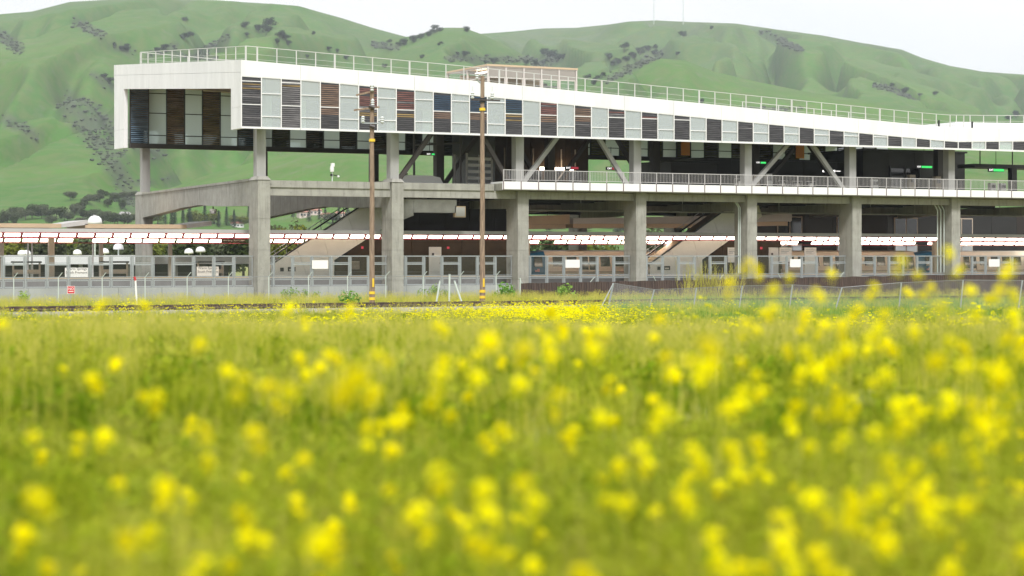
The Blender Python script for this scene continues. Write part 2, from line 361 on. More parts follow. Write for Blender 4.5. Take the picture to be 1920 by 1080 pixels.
def hillmat():
    m = mat('hill_turf', (.1,.2,.04), .95); t = m.node_tree; b = t.nodes['Principled BSDF']; b.inputs['Specular IOR Level'].default_value = .1
    g = t.nodes.new('ShaderNodeNewGeometry')
    def noise(sc, lo, hi, det=6, st=(1,1,1)):
        mp = t.nodes.new('ShaderNodeMapping'); mp.inputs['Scale'].default_value = st
        n = t.nodes.new('ShaderNodeTexNoise'); n.inputs['Scale'].default_value = sc; n.inputs['Detail'].default_value = det; n.inputs['Roughness'].default_value = .62
        r = t.nodes.new('ShaderNodeMapRange'); r.inputs[1].default_value = lo; r.inputs[2].default_value = hi
        t.links.new(g.outputs['Position'], mp.inputs[0]); t.links.new(mp.outputs[0], n.inputs[0]); t.links.new(n.outputs[0], r.inputs[0]); return r.outputs[0]
    def mix(fac, a, c, k=1):
        mu = t.nodes.new('ShaderNodeMath'); mu.operation = 'MULTIPLY'; mu.inputs[1].default_value = k; t.links.new(fac, mu.inputs[0])
        x = t.nodes.new('ShaderNodeMix'); x.data_type = 'RGBA'; x.inputs[7].default_value = (*c,1)
        if isinstance(a, tuple): x.inputs[6].default_value = (*a,1)
        else: t.links.new(a, x.inputs[6])
        t.links.new(mu.outputs[0], x.inputs[0]); return x.outputs[2]
    c = mix(noise(.0035,.38,.62), (.055,.150,.026), (.088,.185,.030))
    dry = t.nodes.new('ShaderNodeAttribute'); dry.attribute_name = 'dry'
    c = mix(dry.outputs['Fac'], c, (.105,.142,.085), .95)  # drier turf upslope, with grey-blue haze mixed into its colour
    c = mix(noise(.02,.52,.70,8,(1,1,2)), c, (.085,.115,.045), .55)
    c = mix(noise(.012,.35,.65,9,(1,1,1.6)), c, (.052,.125,.022), .6)
    c = mix(noise(.075,.42,.62,6), c, (.125,.155,.055), .6)
    c = mix(noise(.05,.58,.66,8), c, (.16,.16,.115), .35)
    at = t.nodes.new('ShaderNodeAttribute'); at.attribute_name = 'scrub'
    pw = t.nodes.new('ShaderNodeMath'); pw.operation = 'MULTIPLY'; t.links.new(at.outputs['Fac'], pw.inputs[0]); t.links.new(noise(.035,.30,.50,8), pw.inputs[1])
    c = mix(pw.outputs[0], c, (.070,.085,.055), .85)
    t.links.new(c, b.inputs['Base Color']); return m
SCRUB = [((130,195),(215,300),26),((170,215),(290,285),20),((205,290),(248,385),22),((14,225),(70,255),12),((143,42),(187,65),9),((0,65),(33,90),12),((200,82),(247,100),7),
         ((277,105),(330,85),8),((370,100),(427,72),8),((320,100),(400,110),7),((120,175),(180,200),8),((175,140),(212,165),9),((255,345),(330,335),7),((840,110),(1000,112),7),((1140,150),(1240,100),8),
         ((1000,125),(1050,108),9),((1430,62),(1500,95),8),((1640,160),(1720,185),5),((1380,205),(1500,205),5),((700,84),(745,90),6)]
a_f = np.linspace(-.50,.62,760)
d_h = np.concatenate([np.linspace(520,1000,30), np.linspace(1010,3800,280), np.linspace(3830,5400,40)])
DH, AH = np.meshgrid(d_h, a_f, indexing='ij'); RH = DH*AH
ZH = hillz(DH, RH)
PXH = 960+FPX*AH; PYH = 479.5-(ZH-EYE)*FPX/DH
scr = np.zeros_like(ZH)
for (x0,y0),(x1,y1),wd in SCRUB:
    vx, vy = x1-x0, y1-y0; L2 = vx*vx+vy*vy
    tt = np.clip(((PXH-x0)*vx+(PYH-y0)*vy)/L2, 0, 1)
    ds = np.hypot(PXH-x0-tt*vx, PYH-y0-tt*vy)
    scr = np.maximum(scr, np.clip(1.35-ds/wd, 0, 1))
scr_seg = scr.copy()
gully = np.clip(.16-np.abs(fbm((RH+90*fbm(RH/420.,DH/600.+3,3))/190., DH/620., 3)), 0, .16)/.16
scr = np.maximum(scr, gully*.45*np.clip(fbm(RH/260.+4, DH/300.,2)*2+.2,0,1))
dry = np.clip((ZH-150)/230, 0, 1)*np.clip(.75+1.3*fbm(RH/300., DH/500.,3), 0, 1)  # rises with height: drier grass plus the painted haze tint
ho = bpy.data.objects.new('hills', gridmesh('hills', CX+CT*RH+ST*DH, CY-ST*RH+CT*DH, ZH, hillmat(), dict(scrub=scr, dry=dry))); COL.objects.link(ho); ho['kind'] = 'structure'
def hill_hit(px, py):
    a = (px-960)/FPX; d = np.linspace(540, 5200, 2400); z = hillz(d, a*d); ray = EYE+(479.5-py)*d/FPX
    k = np.nonzero(z >= ray)[0]
    if not len(k): return None
    d0 = d[k[0]]; r = a*d0
    return Vector((CX+CT*r+ST*d0, CY-ST*r+CT*d0, float(hillz(d0, r)))), d0

# ------------------------------------------------------------------ haze
hz = MB().box(-4200, 6200, CY-60, 6200, -8, 470)
hm = bpy.data.materials.new('haze_air'); hm.use_nodes = True; t = hm.node_tree; t.nodes.clear()
o = t.nodes.new('ShaderNodeOutputMaterial'); pv = t.nodes.new('ShaderNodeVolumePrincipled')
pv.inputs['Color'].default_value = (.88,.95,1,1); pv.inputs['Density'].default_value = .000090; pv.inputs['Anisotropy'].default_value = .0
t.links.new(pv.outputs[0], o.inputs['Volume'])
HAZE = hz.build('haze', hm, kind='stuff')


M['gapstrip'] = mat('dark_mauve_gap_strip', (.16,.10,.11), .5)
M['penth'] = mat('grey_tan_frame', (.50,.46,.42), .5)
M['louv'] = mat('brown_grey_louvre', (.27,.245,.215), .5)
# ------------------------------------------------------------------ station building: concrete frame, steel, glazed upper box
BAY, MU, U0 = 11.0, 11/7., -1.69
ST_ = thing('station_building', 'long raised station with white folded roof, glazed upper box and concrete columns', 'train station', (0,0,0))
WT = [(-1.69,16.88),(2.88,16.78),(20.96,15.98),(40.04,14.98),(55.49,14.2),(65.5,13.72),(73.4,13.98),(82,14.26)]
FT = [(-1.69,18.07),(2.88,17.88),(16.72,17.32),(26.77,16.81),(40.04,16.16),(55.49,15.41),(61.67,15.11),(65.5,14.95),(73.4,15.12),(82,15.4)]
def ip(tab, u): return float(np.interp(u, [a for a,b in tab], [b for a,b in tab]))
wt = lambda u: ip(WT, u)
ft = lambda u: ip(FT, u)
VF, VB, SLP = -1.0, 32.5, .072
BOT = 13.08
UE = U0+MU*53
# concrete columns (front and back rows)
for i in range(0, 8):
    u = BAY*i; top = 8.70 if i >= 2 else 9.22
    b = MB(); zs = [-.3,1.62,3.95,6.3,top]
    for z0, z1 in zip(zs[:-1], zs[1:]):
        b.box(u, u+.98, 0, 2.0, z0, z1-.035)
        b.box(u+.02, u+.96, .02, 1.98, z1-.035, z1)
    b.build('concrete_column', M['conc'], ST_)
    b = MB(); b.box(u, u+.98, 29.6, 31.6, -.3, 8.9); b.build('concrete_column', M['conc'], ST_)
    if i < 2:   # chamfered cap seen on the first open frames
        for v0, v1 in ((-.06,2.06),(29.54,31.66)):
            z = 9.22 if v0 < 1 else 8.9
            q = MB().hexa([(u-.06,v0,z),(u+1.04,v0,z),(u+1.04,v1,z),(u-.06,v1,z)], [(u+.14,v0+.25,z+.28),(u+.84,v0+.25,z+.28),(u+.84,v1-.25,z+.28),(u+.14,v1-.25,z+.28)])
            q.build('column_cap', M['conc'], ST_)
# haunched transverse beams
for i in range(0, 8):
    u = BAY*i
    if i < 2: poly = [(2,9.18),(29.6,8.88),(29.6,6.85),(18.5,7.50),(14.2,7.62),(9.4,7.42),(2,7.30)]
    else: poly = [(2,8.1),(29.6,8.1),(29.6,6.9),(18.5,7.45),(14.2,7.6),(9.4,7.45),(2,7.3)]
    MB().prismx(poly, u+.06, u+.92).build('transverse_beam', M['conc'], ST_)
    if i < 2: MB().hexa([(u-.03,2.06,9.18),(u+1.01,2.06,9.18),(u+1.01,29.54,8.88),(u-.03,29.54,8.88)],[(u-.03,2.06,9.36),(u+1.01,2.06,9.36),(u+1.01,29.54,9.06),(u-.03,29.54,9.06)]).build('beam_coping', M['conc'], ST_)
# longitudinal front beams
for i in range(0, 7):
    u = BAY*i
    z1 = 8.68 if i < 2 else 8.64
    MB().box(u+.98, u+11, .35, 1.0, 8.06, z1).build('edge_beam', M['conc'], ST_)
    if i < 2:
        e = u+11-.06 if i == 0 else 20.0
        MB().box(u+1.05, e, .25, 1.15, 8.683, 9.21).build('parapet_coping', M['conc'], ST_)
    MB().box(u+.98, u+11, 30.2, 30.9, 8.0, 8.7).build('edge_beam', M['conc'], ST_)
# concourse slabs
MB().box(20.15, 82, -.85, 32, 8.70, 9.25).build('concourse_slab', M['conc'], ST_)
MB().box(12.2, 20.1, 4.5, 30.0, 8.70, 9.2).build('concourse_slab', M['conc'], ST_)
for i in range(2, 7):
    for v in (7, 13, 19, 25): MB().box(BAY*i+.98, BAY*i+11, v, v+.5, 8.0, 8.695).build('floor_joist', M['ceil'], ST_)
# steel columns and braces
for i in range(0, 8):
    u = BAY*i
    z0 = 9.5 if i < 2 else 9.25
    uc = u+.50
    b = MB(); b.box(uc-.36, uc+.36, .62, .67+.02, z0-.02, wt(uc)+.1); b.box(uc-.36, uc+.36, 1.31, 1.38, z0-.02, wt(uc)+.1); b.box(uc-.33, uc+.33, .69, 1.31, z0-.02, wt(uc)+.1)
    b.build('steel_column', M['steel'], ST_)
    for v in (16.0, 30.3):
        zz = 9.06 if v > 20 else 9.25
        if v == 16.0 and i < 2: continue
        b = MB(); b.box(uc-.36, uc+.36, v-.36, v+.36, zz, wt(uc)+v*SLP-.02); b.build('steel_column', M['steel'] if i == 0 else M['dsteel'], ST_)
for i in (1, 2, 4):
    u = BAY*i; a = (u+.9, .95, 9.35); c = (u+6.0, .95, wt(u+6)-.15); d = (u+10.7, .95, 9.35)
    MB().beam(a, c, .34, .34, (0,1,0)).build('steel_brace', M['dsteel'] if i == 1 else M['steel'], ST_)  # one bay in dark steel: shade on its braces put into the colour
    MB().beam(d, (u+6.35,.95,wt(u+6)-.15), .34, .34, (0,1,0)).build('steel_brace', M['dsteel'] if i == 1 else M['steel'], ST_)
for i in (2, 3, 5):
    u = BAY*i
    for s in (0, 1):
        MB().beam((u+.8+s*10,16,9.4), (u+6+s*.3,16,wt(u+6)+.8), .34, .34, (0,1,0)).build('steel_brace', M['dsteel'], ST_)
for k in range(7): MB().box(22+9.6*k, 31.58+9.6*k, 29.3, 29.5, 7.5, 8.65).build('shade_panel', M['black'], ST_)  # added black sheets standing in for the dark interior under the deck
for i in range(1, 7):   # cross girders under the roof
    u = BAY*i+.5
    MB().hexa([(u-.15,-.6,wt(u)-.45),(u+.15,-.6,wt(u)-.45),(u+.15,31.5,wt(u)-.45+32.1*SLP),(u-.15,31.5,wt(u)-.45+32.1*SLP)],[(u-.15,-.6,wt(u)-.0),(u+.15,-.6,wt(u)-.0),(u+.15,31.5,wt(u)+32.1*SLP),(u-.15,31.5,wt(u)+32.1*SLP)]).build('roof_girder', M['steel'], ST_)
# roof deck and ceiling
us = sorted(set([a for a,_ in WT]+[a for a,_ in FT])); us = [u for u in us if u <= UE]+[UE]
rf = MB(); so_ = MB()
for a, b in zip(us[:-1], us[1:]):
    q = lambda u, v, z: (u, v, z+(v-VF)*SLP); qc = lambda u, v, z: (u, v, z+(v-VF)*.052)
    a0 = a+.12 if a == us[0] else a
    rf.hexa([q(a0,VF+.12,ft(a)-.55),q(b,VF+.12,ft(b)-.55),q(b,VB-.12,ft(b)-.55),q(a0,VB-.12,ft(a)-.55)],[q(a0,VF+.12,ft(a)-.06),q(b,VF+.12,ft(b)-.06),q(b,VB-.12,ft(b)-.06),q(a0,VB-.12,ft(a)-.06)])
    so_.hexa([qc(a0,VF+.12,wt(a)+.06),qc(b,VF+.12,wt(b)+.06),qc(b,VB-.12,wt(b)+.06),qc(a0,VB-.12,wt(a)+.06)],[qc(a0,VF+.12,wt(a)+.11),qc(b,VF+.12,wt(b)+.11),qc(b,VB-.12,wt(b)+.11),qc(a0,VB-.12,wt(a)+.11)])
rf.build('roof', M['roof'], ST_); so_.build('ceiling', M['soffit'], ST_)
# white fascia: front panels of three windows each
m = 0
while m < 53:
    n = min(m+3, 53) if m != 42 else 43
    a = U0+MU*m+(.012 if m else 0); b = U0+MU*n-.012
    if m == 42: n = 43; b = U0+MU*43-.012
    MB().hexa([(a,VF,wt(a)),(b,VF,wt(b)),(b,VF+.1,wt(b)),(a,VF+.1,wt(a))],[(a,VF,ft(a)),(b,VF,ft(b)),(b,VF+.1,ft(b)),(a,VF+.1,ft(a))]).build('fascia_panel', M['white'], ST_)
    MB().hexa([(a,VF,BOT-.10),(b,VF,BOT-.10),(b,VF+.12,BOT-.10),(a,VF+.12,BOT-.10)],[(a,VF,BOT-.002),(b,VF,BOT-.002),(b,VF+.12,BOT-.002),(a,VF+.12,BOT-.002)]).build('sill_trim', M['white'], ST_)
    m = n
# back fascia and the end portal
qb = lambda u: (VB-VF)*SLP
for k in range(12):
    a = U0+7.0*k+.01; b = min(U0+7.0*(k+1)-.01, UE)
    MB().hexa([(a,VB-.1,wt(a)+qb(a)),(b,VB-.1,wt(b)+qb(b)),(b,VB,wt(b)+qb(b)),(a,VB,wt(a)+qb(a))],[(a,VB-.1,ft(a)+qb(a)),(b,VB-.1,ft(b)+qb(b)),(b,VB,ft(b)+qb(b)),(a,VB,ft(a)+qb(a))]).build('fascia_panel', M['white'], ST_)
def endp(v0, v1, z0a, z0b, z1a, z1b, name='portal_panel'):
    x0, x1 = U0, U0+.35
    MB().hexa([(x0,v0,z0a),(x1,v0,z0a),(x1,v1,z0b),(x0,v1,z0b)],[(x0,v0,z1a),(x1,v0,z1a),(x1,v1,z1b),(x0,v1,z1b)]).build(name, M['white'], ST_)
zt = lambda v: 18.07+(v-VF)*SLP
zs_ = lambda v: 16.10+(v-1.3)*SLP
vv = [VF+.103, 1.3, 8.3, 15.3, 22.3, 29.4, VB-.103]
for a, b in zip(vv[:-1], vv[1:]):
    g_ = .010
    zm = lambda v: zt(v)-.92
    endp(a+g_, b-g_, zm(a)+.008, zm(b)+.008, zt(a), zt(b))
    if a == vv[0] or b == vv[-1]:
        zz = zt(a)-.92; z = zs_(a)
        endp(a+g_, b-g_, 14.6, 14.6, zm(a)-.008, zm(b)-.008); endp(a+g_, b-g_, BOT-.1, BOT-.1, 14.585, 14.585)
    else: endp(a+g_, b-g_, zs_(a), zs_(b), zm(a)-.008, zm(b)-.008)
endp(1.3-.05, 1.3, BOT-.1, BOT-.1, zs_(1.3), zs_(1.3), 'portal_reveal')
# front windows
COLS = {0:('gold','black','black'),2:('gold','grey','grey'),4:('brown','brown','brown'),6:('red','red','gold'),8:('red','red','gold'),10:('blue','blue','brown'),
        12:('blue','blue','brown'),14:('blue','teal','gold'),16:('red','brown','black'),18:('brown','brown','black'),20:('red','grey','black'),22:('grey','red','black'),24:('red','black','black')}
slat_me = MB().hexa([(.03,-.015,-.045),(MU-.09,-.015,-.045),(MU-.09,.0,-.045),(.03,.0,-.045)],[(.03,.005,.045),(MU-.09,.005,.045),(MU-.09,.02,.045),(.03,.02,.045)]).mesh('slat', SL['black'])
n_slat = 0
def slats(parent, u, v, z0, top, colf, me=slat_me, pitch=.155, cap=300):
    global n_slat
    z = z0+.10; rest = MB(); rc = None
    while z < min(top(u), top(u+MU))-.10:
        c = colf(z)
        if rnd.random() < .16: c = rnd.choice(('black','grey',c,c))
        if n_slat < cap:
            o = link('slat', me, parent, (u+.03, v, z)); o.material_slots[0].link = 'OBJECT'; o.material_slots[0].material = SL[c]; n_slat += 1
        else:
            rest.add([(u+.03+x,v+y,z+q) for x,y,q in [tuple(p.co) for p in me.vertices]], [tuple(p.vertices) for p in me.polygons]); rc = c
        z += pitch
    if rest.v: rest.build('slat_bank', SL[rc], parent, kind='stuff')
for m in range(0, 52):
    u = U0+MU*m; a, b = u, u+MU; v = VF+.02
    dark = (m % 2 == 0) if m <= 42 else (m % 2 == 1)
    if m == 43: dark = True
    f = MB()
    f.hexa([(a,v-.04,BOT),(a+.065,v-.04,BOT),(a+.065,v+.08,BOT),(a,v+.08,BOT)],[(a,v-.04,wt(a)-.002),(a+.065,v-.04,wt(a+.065)-.002),(a+.065,v+.08,wt(a+.065)-.002),(a,v+.08,wt(a)-.002)])
    f.box(a+.066, b-.001, v-.02, v+.06, BOT, BOT+.05)
    f.hexa([(a+.066,v-.01,wt(a)-.05),(b-.001,v-.01,wt(b)-.05),(b-.001,v+.05,wt(b)-.05),(a+.066,v+.05,wt(a)-.05)],[(a+.066,v-.01,wt(a)-.003),(b-.001,v-.01,wt(b)-.003),(b-.001,v+.05,wt(b)-.003),(a+.066,v+.05,wt(a)-.003)])
    for lv in ((1.70,3.43) if dark else (.84,2.55)):
        if lv+.25 < wt(b)-BOT or (not dark and lv < 1 and lv+.1 < wt(b)-BOT): f.box(a+.066, b-.001, v-.02, v+.05, BOT+lv-.03, BOT+lv+.03)
    wo = f.build('window', M['mullion'], ST_)
    p = MB().hexa([(a+.066,v+.062,BOT+.002),(b-.001,v+.062,BOT+.002),(b-.001,v+.075,BOT+.002),(a+.066,v+.075,BOT+.002)],[(a+.066,v+.062,wt(a)-.004),(b-.001,v+.062,wt(b)-.004),(b-.001,v+.075,wt(b)-.004),(a+.066,v+.075,wt(a)-.004)])
    p.build('pane', M['gdark'] if dark else M['gpale'], wo)
    if dark:
        cs = COLS.get(m, ('black','black','black'))
        def cf(z, cs=cs, m=m):
            h = z-BOT
            if m in (0,2): return 'gold' if 2.75 < h < 3.35 and rnd.random() < .8 else cs[1] if h > 1 else cs[2]
            if h > 1.70: return cs[0] if h > 2.0 else cs[1]
            return cs[2] if h > 1.05 else 'black'
        if m in (16,18): cf = lambda z, cs=cs: cs[0] if z-BOT > 1.7 else (cs[1] if z-BOT > 1.1 else 'black')
        slats(wo, u+.035, v-.0, BOT, wt, cf)
# back windows (seen through the open end and under the front sill)
MB2 = 1.655; vB = 29.3
for m in range(0, 50):
    a = -1.2+MB2*m; b = a+MB2
    if a < U0+.4: a = U0+.4
    top = lambda u: wt(u)+(vB-VF)*.052+.03
    dark = (m % 2 == 0)
    f = MB()
    f.box(a, a+.09, vB-.06, vB+.06, BOT+.30, top(a)); f.box(a, b, vB-.22, vB+.22, BOT-.12, BOT+.30)
    if not dark:
        for lv in (1.05, 3.0, 4.75):
            if lv+.2 < top(b)-BOT: f.box(a+.09, b, vB-.05, vB+.05, BOT+lv-.04, BOT+lv+.04)
    wo = f.build('window', M['dmull'], ST_)
    MB().box(a+.092, b-.002, vB+.065, vB+.08, BOT+.302, min(top(a),top(b))-.01).build('pane', M['gsmoke'] if dark else M['gback'], wo)
    if dark:
        bank = MB(); z = BOT+.40
        while z < min(top(a), top(b))-.08:
            bank.hexa([(a+.1,vB-.05,z-.05),(b-.01,vB-.05,z-.05),(b-.01,vB-.03,z-.05),(a+.1,vB-.03,z-.05)],[(a+.1,vB+.02,z+.05),(b-.01,vB+.02,z+.05),(b-.01,vB+.04,z+.05),(a+.1,vB+.04,z+.05)]); z += .17
        k = 'yellow' if a > 41 else {0:'bblue',2:'bbrown',4:'bgold',6:'bblue',8:'olive'}.get(m,'black')
        bank.build('slat_bank', SL[k], wo, kind='stuff')
for u_, v_ in ((44.9,12),(57.5,12)): MB().box(u_, u_+.9, v_, v_+.1, 12.6, 13.9).build('accent_panel', M['orange'], ST_)
# concourse balustrade
bal = thing('concourse_balustrade', 'pale steel balustrade with white toe panels along the concourse edge', 'railing', (20.2,-.9,9.25))
for k in range(0, 39):
    u = 20.2+MU*k
    MB().box(u, u+.05, -.98, -.90, 8.74, 10.35).build('post', M['railg'], bal)
    MB().box(u-.015, u+.055, -.995, -.982, 8.74, 9.44).build('bracket', M['gapstrip'], bal)  # added dark strip: mauve post tone plus the shade of the panel gap
    MB().box(u+.06, u+MU-.02, -.97, -.93, 8.78, 9.40).build('toe_panel', M['whitepaint'], bal)
    pk = MB(); pk.box(u+.05, u+MU, -.965, -.915, 10.30, 10.35); pk.box(u+.05, u+MU, -.96, -.92, 9.52, 9.56)
    for j in range(1, 11): pk.box(u+j*MU/11-.009, u+j*MU/11+.009, -.95, -.932, 9.56, 10.30)
    pk.build('picket_infill', M['railg'], bal, kind='stuff')
MB().box(20.16, 20.2, -.9, 1.2, 8.76, 9.4).build('end_toe_panel', M['whitepaint'], bal)
# roof railing
rr = thing('roof_railing', 'thin pale railing round the edge of the white station roof', 'railing', (0,0,19))
def zr(u, v): return ft(u)+(v-VF)*SLP-.06
def run(pts, heavy=()):
    for i in range(len(pts)):
        u, v = pts[i]; z = zr(u, v); q = .055 if i in heavy else .032
        MB().box(u-q, u+q, v-q, v+q, z-.05, z+1.2).build('post', M['railw'], rr)
        if i+1 < len(pts):
            u2, v2 = pts[i+1]; z2 = zr(u2, v2); b = MB()
            for h, t_ in ((1.2,.045),(.62,.018),(.25,.018)): b.beam((u,v,z+h),(u2,v2,z2+h), t_, t_)
            b.build('rail', M['railw'], rr)
run([(-.9+MU*(k-.0)+.95, .3) for k in range(0, 44)], heavy=(0,4,8,13,19,25,31,37))
run([(-.75, v) for v in np.linspace(.6, 27.6, 13)], heavy=(0,6,13))
for h, t_ in ((1.2,.055),(.62,.02)): MB().beam((.05,.3,zr(.05,.3)+h),(-.75,.6,zr(-.75,.6)+h),t_,t_).build('rail', M['railw'], rr)
run([(-.6+4.2*k, 27.75) for k in range(0, 9)])
run([(69+1.6*k, 3.0) for k in range(0, 9)])
b_ = [(51.5+2.0*k, 12.0) for k in range(0, 8)]
run(b_)
# second roof block at the right
bl = MB().hexa([(68.4,2.4,14.4),(UE,2.4,14.4),(UE,20,14.4),(68.4,20,14.4)],[(68.4,2.4,15.75),(UE,2.4,15.95),(UE,20,15.95),(68.4,20,15.75)]); bl.build('upper_roof_block', M['white'], ST_)
for u in (64.2, 68.0): MB().tube((u,-.4,15.0),(u,-.4,15.62),.09,.09).build('vent_pipe', M['black'], ST_)
# rooftop glazed penthouse
ph = thing('lift_penthouse', 'boxy glazed penthouse with pale frame standing on the white roof', 'penthouse', (25.3,12,17.6))
pu0, pu1, pv0, pv1, pz0, pz1 = 25.3, 34.0, 12.0, 20.0, 17.3, 19.85
MB().box(pu0-.12, pu1+.12, pv0-.12, pv1+.12, pz1, pz1+.16).build('roof', M['tan'], ph)
for k in range(6):
    u = pu0+(pu1-pu0)*k/5
    MB().box(u-.07, u+.07, pv0-.07, pv0+.07, pz0, pz1).build('post', M['penth'], ph)
for v in (16, 20): MB().box(pu0-.07, pu0+.07, v-.07, v+.07, pz0, pz1).build('post', M['penth'], ph)
for k in range(5):
    a = pu0+(pu1-pu0)*k/5+.09; b = pu0+(pu1-pu0)*(k+1)/5-.09
    f = MB(); f.box(a, b, pv0-.04, pv0+.04, pz0+1.55, pz0+1.64); f.box(a, b, pv0-.04, pv0+.04, pz1-.1, pz1-.01)
    for x in (a, b-.07): f.box(x, x+.07, pv0-.035, pv0+.035, pz0+.35, pz0+1.55)
    f.box(a+.07, b-.07, pv0-.035, pv0+.035, pz0+.35, pz0+.43); w_ = f.build('window', M['penth'], ph)
    MB().box(a+.02, b-.02, pv0-.02, pv0+.02, pz0+1.66, pz1-.12).build('louvre_panel', M['louv'], ph)
    MB().box(a, b, pv0+.05, pv0+.06, pz0, pz1-.1).build('pane', M['gclear'], w_)
f = MB(); f.box(pu0-.03, pu0+.03, pv0+.08, pv1, pz0+1.55, pz0+1.64); f.box(pu0-.03, pu0+.03, pv0+.08, pv1, pz1-.12, pz1-.02); w_ = f.build('side_frame', M['penth'], ph)
MB().box(pu0+.04, pu0+.05, pv0+.1, pv1, pz0, pz1-.12).build('pane', M['gclear'], w_)
MB().box(pu0+.4, pu1-.2, pv1-1.8, pv1-1.6, pz0, pz1-.3).build('back_wall', M['tan'], ph)
MB().box(pu0+1.0, pu0+1.25, pv0+2, pv0+4.5, pz1-.3, pz1-.22).build('ceiling_light', M['lamp'], ph)
q = MB(); q.box(pu0+2.8,pu0+5.2,pv0+3,pv0+5,pz0+.2,pz0+1.0); q.box(pu0+5.8,pu1-.5,pv0+2,pv0+2.2,pz0+1.1,pz0+1.25); q.box(pu0+6.3,pu0+6.6,pv0+1.5,pv0+2,pz0,pz0+1.4); q.build('lift_machinery', M['steel'], ph)

# ------------------------------------------------------------------ concourse rooms and fittings
def room(label, u0, u1, v0, v1, z0, z1, m, name='concourse_room', pan=2.0):
    t = thing(name, label, 'room', (u0, v0, z0))
    MB().box(u0+.05, u1-.05, v0+.06, v1, z0, z1).build('core', M['black'], t)
    n = max(1, round((u1-u0)/pan))
    for k in range(n):
        a = u0+(u1-u0)*k/n; b = u0+(u1-u0)*(k+1)/n
        MB().box(a+.012, b-.012, v0, v0+.055, z0, z1).build('wall_panel', m, t)
    MB().box(u0-.15, u1+.15, v0-.2, v1+.1, z1, z1+.18).build('roof', M['black'], t)
    return t
rA = room('dark brown glazed room behind the balustrade right of the second pole', 29.0, 38.6, 18, 27, 9.25, 15.6, M['tile'], pan=1.2)
for k in range(6): MB().box(29.9+1.45*k, 30.0+1.45*k, 17.93, 18, 9.25, 13.2).build('wall_mullion', M['tanbeam'], rA)
MB().box(33.2, 36.6, 17.2, 17.35, 11.25, 11.5).build('strip_light', M['lamp'], rA)
for k in range(4): MB().box(30.2+2.1*k, 31.6+2.1*k, 17.90, 17.99, 9.5, 11.2).build('window', M['gdark'], rA)
room('plain dark grey wall block standing beside the hill view on the concourse', 47.5, 52.6, 18, 24, 9.25, 12.25, M['dgrey'], pan=5.2)
room('wide black room filling the middle of the concourse', 52.8, 69.5, 20, 28, 9.25, 12.75, M['black'], pan=2.8)
rC = room('tall black glazed lift room near the right end of the concourse', 69.7, 82.5, 18, 27, 9.25, 13.9, M['black'], pan=3.2)
for a in (73.0, 74.9): MB().box(a, a+1.6, 17.85, 17.97, 9.5, 12.2).build('window', M['gdark'], rC)
for a in (72.9, 74.7, 76.6): MB().box(a, a+.1, 17.82, 17.99, 9.25, 12.4).build('window_post', M['dgrey'], rC)
dc = thing('hanging_service_tray', 'dark service tray hanging under the roof at the far right end', 'ceiling tray', (76,8,12))
MB().box(74.5, 84, 7, 9.5, 11.9, 12.25).build('tray', M['black'], dc)
for u in (76, 80): MB().box(u, u+.08, 8, 8.08, 12.25, 14.4).build('hanger', M['black'], dc)
MB().box(78.4, 79.0, 6.2, 6.8, 9.25, 11.9).build('post', M['black'], dc)
def text(s, size, m, parent, loc, name='lettering', align='CENTER', ex=.004):
    c = bpy.data.curves.new(name, 'FONT'); c.body = s; c.size = size; c.extrude = ex; c.align_x = align; c.align_y = 'CENTER'
    c.materials.append(m); c.resolution_u = 3
    tmp = bpy.data.objects.new(name, c); COL.objects.link(tmp); dg = bpy.context.evaluated_depsgraph_get(); me = bpy.data.meshes.new_from_object(tmp.evaluated_get(dg)); bpy.data.objects.remove(tmp)
    o = bpy.data.objects.new(name, me); COL.objects.link(o); o.parent = parent; pl = rootloc(parent)
    o.location = tuple(loc[i]-pl[i] for i in range(3)); o.rotation_euler = (math.pi/2, 0, 0); return o
def exitsign(px, py, v, wd, hd, col, label, z=None):
    u, z = onv(px, py, v)
    t = thing('exit_sign', label, 'sign', (u, v, z), 'lit signs hanging over the concourse')
    MB().box(u-wd/2, u+wd/2, v, v+.1, z-hd/2, z+hd/2).build('housing', M['black'], t)
    MB().box(u-wd/2+.62, u+wd/2-.02, v-.012, v-.002, z-hd/2+.05, z+hd/2-.05).build('lit_panel', col, t)
    text('EXIT', hd*.72, M['whitelit'], t, (u-wd/2+.34, v-.012, z))
    MB().tube((u,v+.05,z+hd/2),(u,v+.05,z+1.9),.025).build('hanger', M['black'], t)
exitsign(1072, 315, 9, 1.35, .30, M['redlit'], 'red lit exit sign hanging by the brown glazed room')
exitsign(1146, 316, 9, 1.0, .30, M['redlit'], 'red lit exit sign hanging against the hill view')
exitsign(1426, 305, 8, 1.2, .26, M['green'], 'green lit exit sign beside the fifth steel column')
exitsign(1733, 313, 8, 1.9, .30, M['green'], 'green lit exit sign left of the last steel column')
exitsign(1868, 319, 5, 1.9, .34, M['green'], 'green lit exit sign at the right edge of the photo')
exitsign(806, 289, 8, .9, .22, M['green'], 'small green lit exit sign left of the second pole')
for i, px in enumerate((1547, 1567, 1587)):
    u, z = onv(px, 321, 18)
    t = thing('gate_sign', 'small white lit square sign on the dark wall, %s of three in a row' % ('leftmost','middle','rightmost')[i], 'sign', (u,18,z), 'white signs on the dark wall')
    MB().box(u-.5, u+.5, 17.8, 17.87, z-.14, z+.14).build('sign_board', M['black'], t); MB().box(u-.45, u-.22, 17.77, 17.795, z-.1, z+.1).build('lit_square', M['whitelit'], t); MB().box(u-.1, u+.4, 17.77, 17.795, z-.03, z+.03).build('lit_bar', M['whitelit'], t)
    MB().box(u-.03, u+.03, 17.82, 17.86, z+.14, 13.2).build('hanger', M['black'], t)
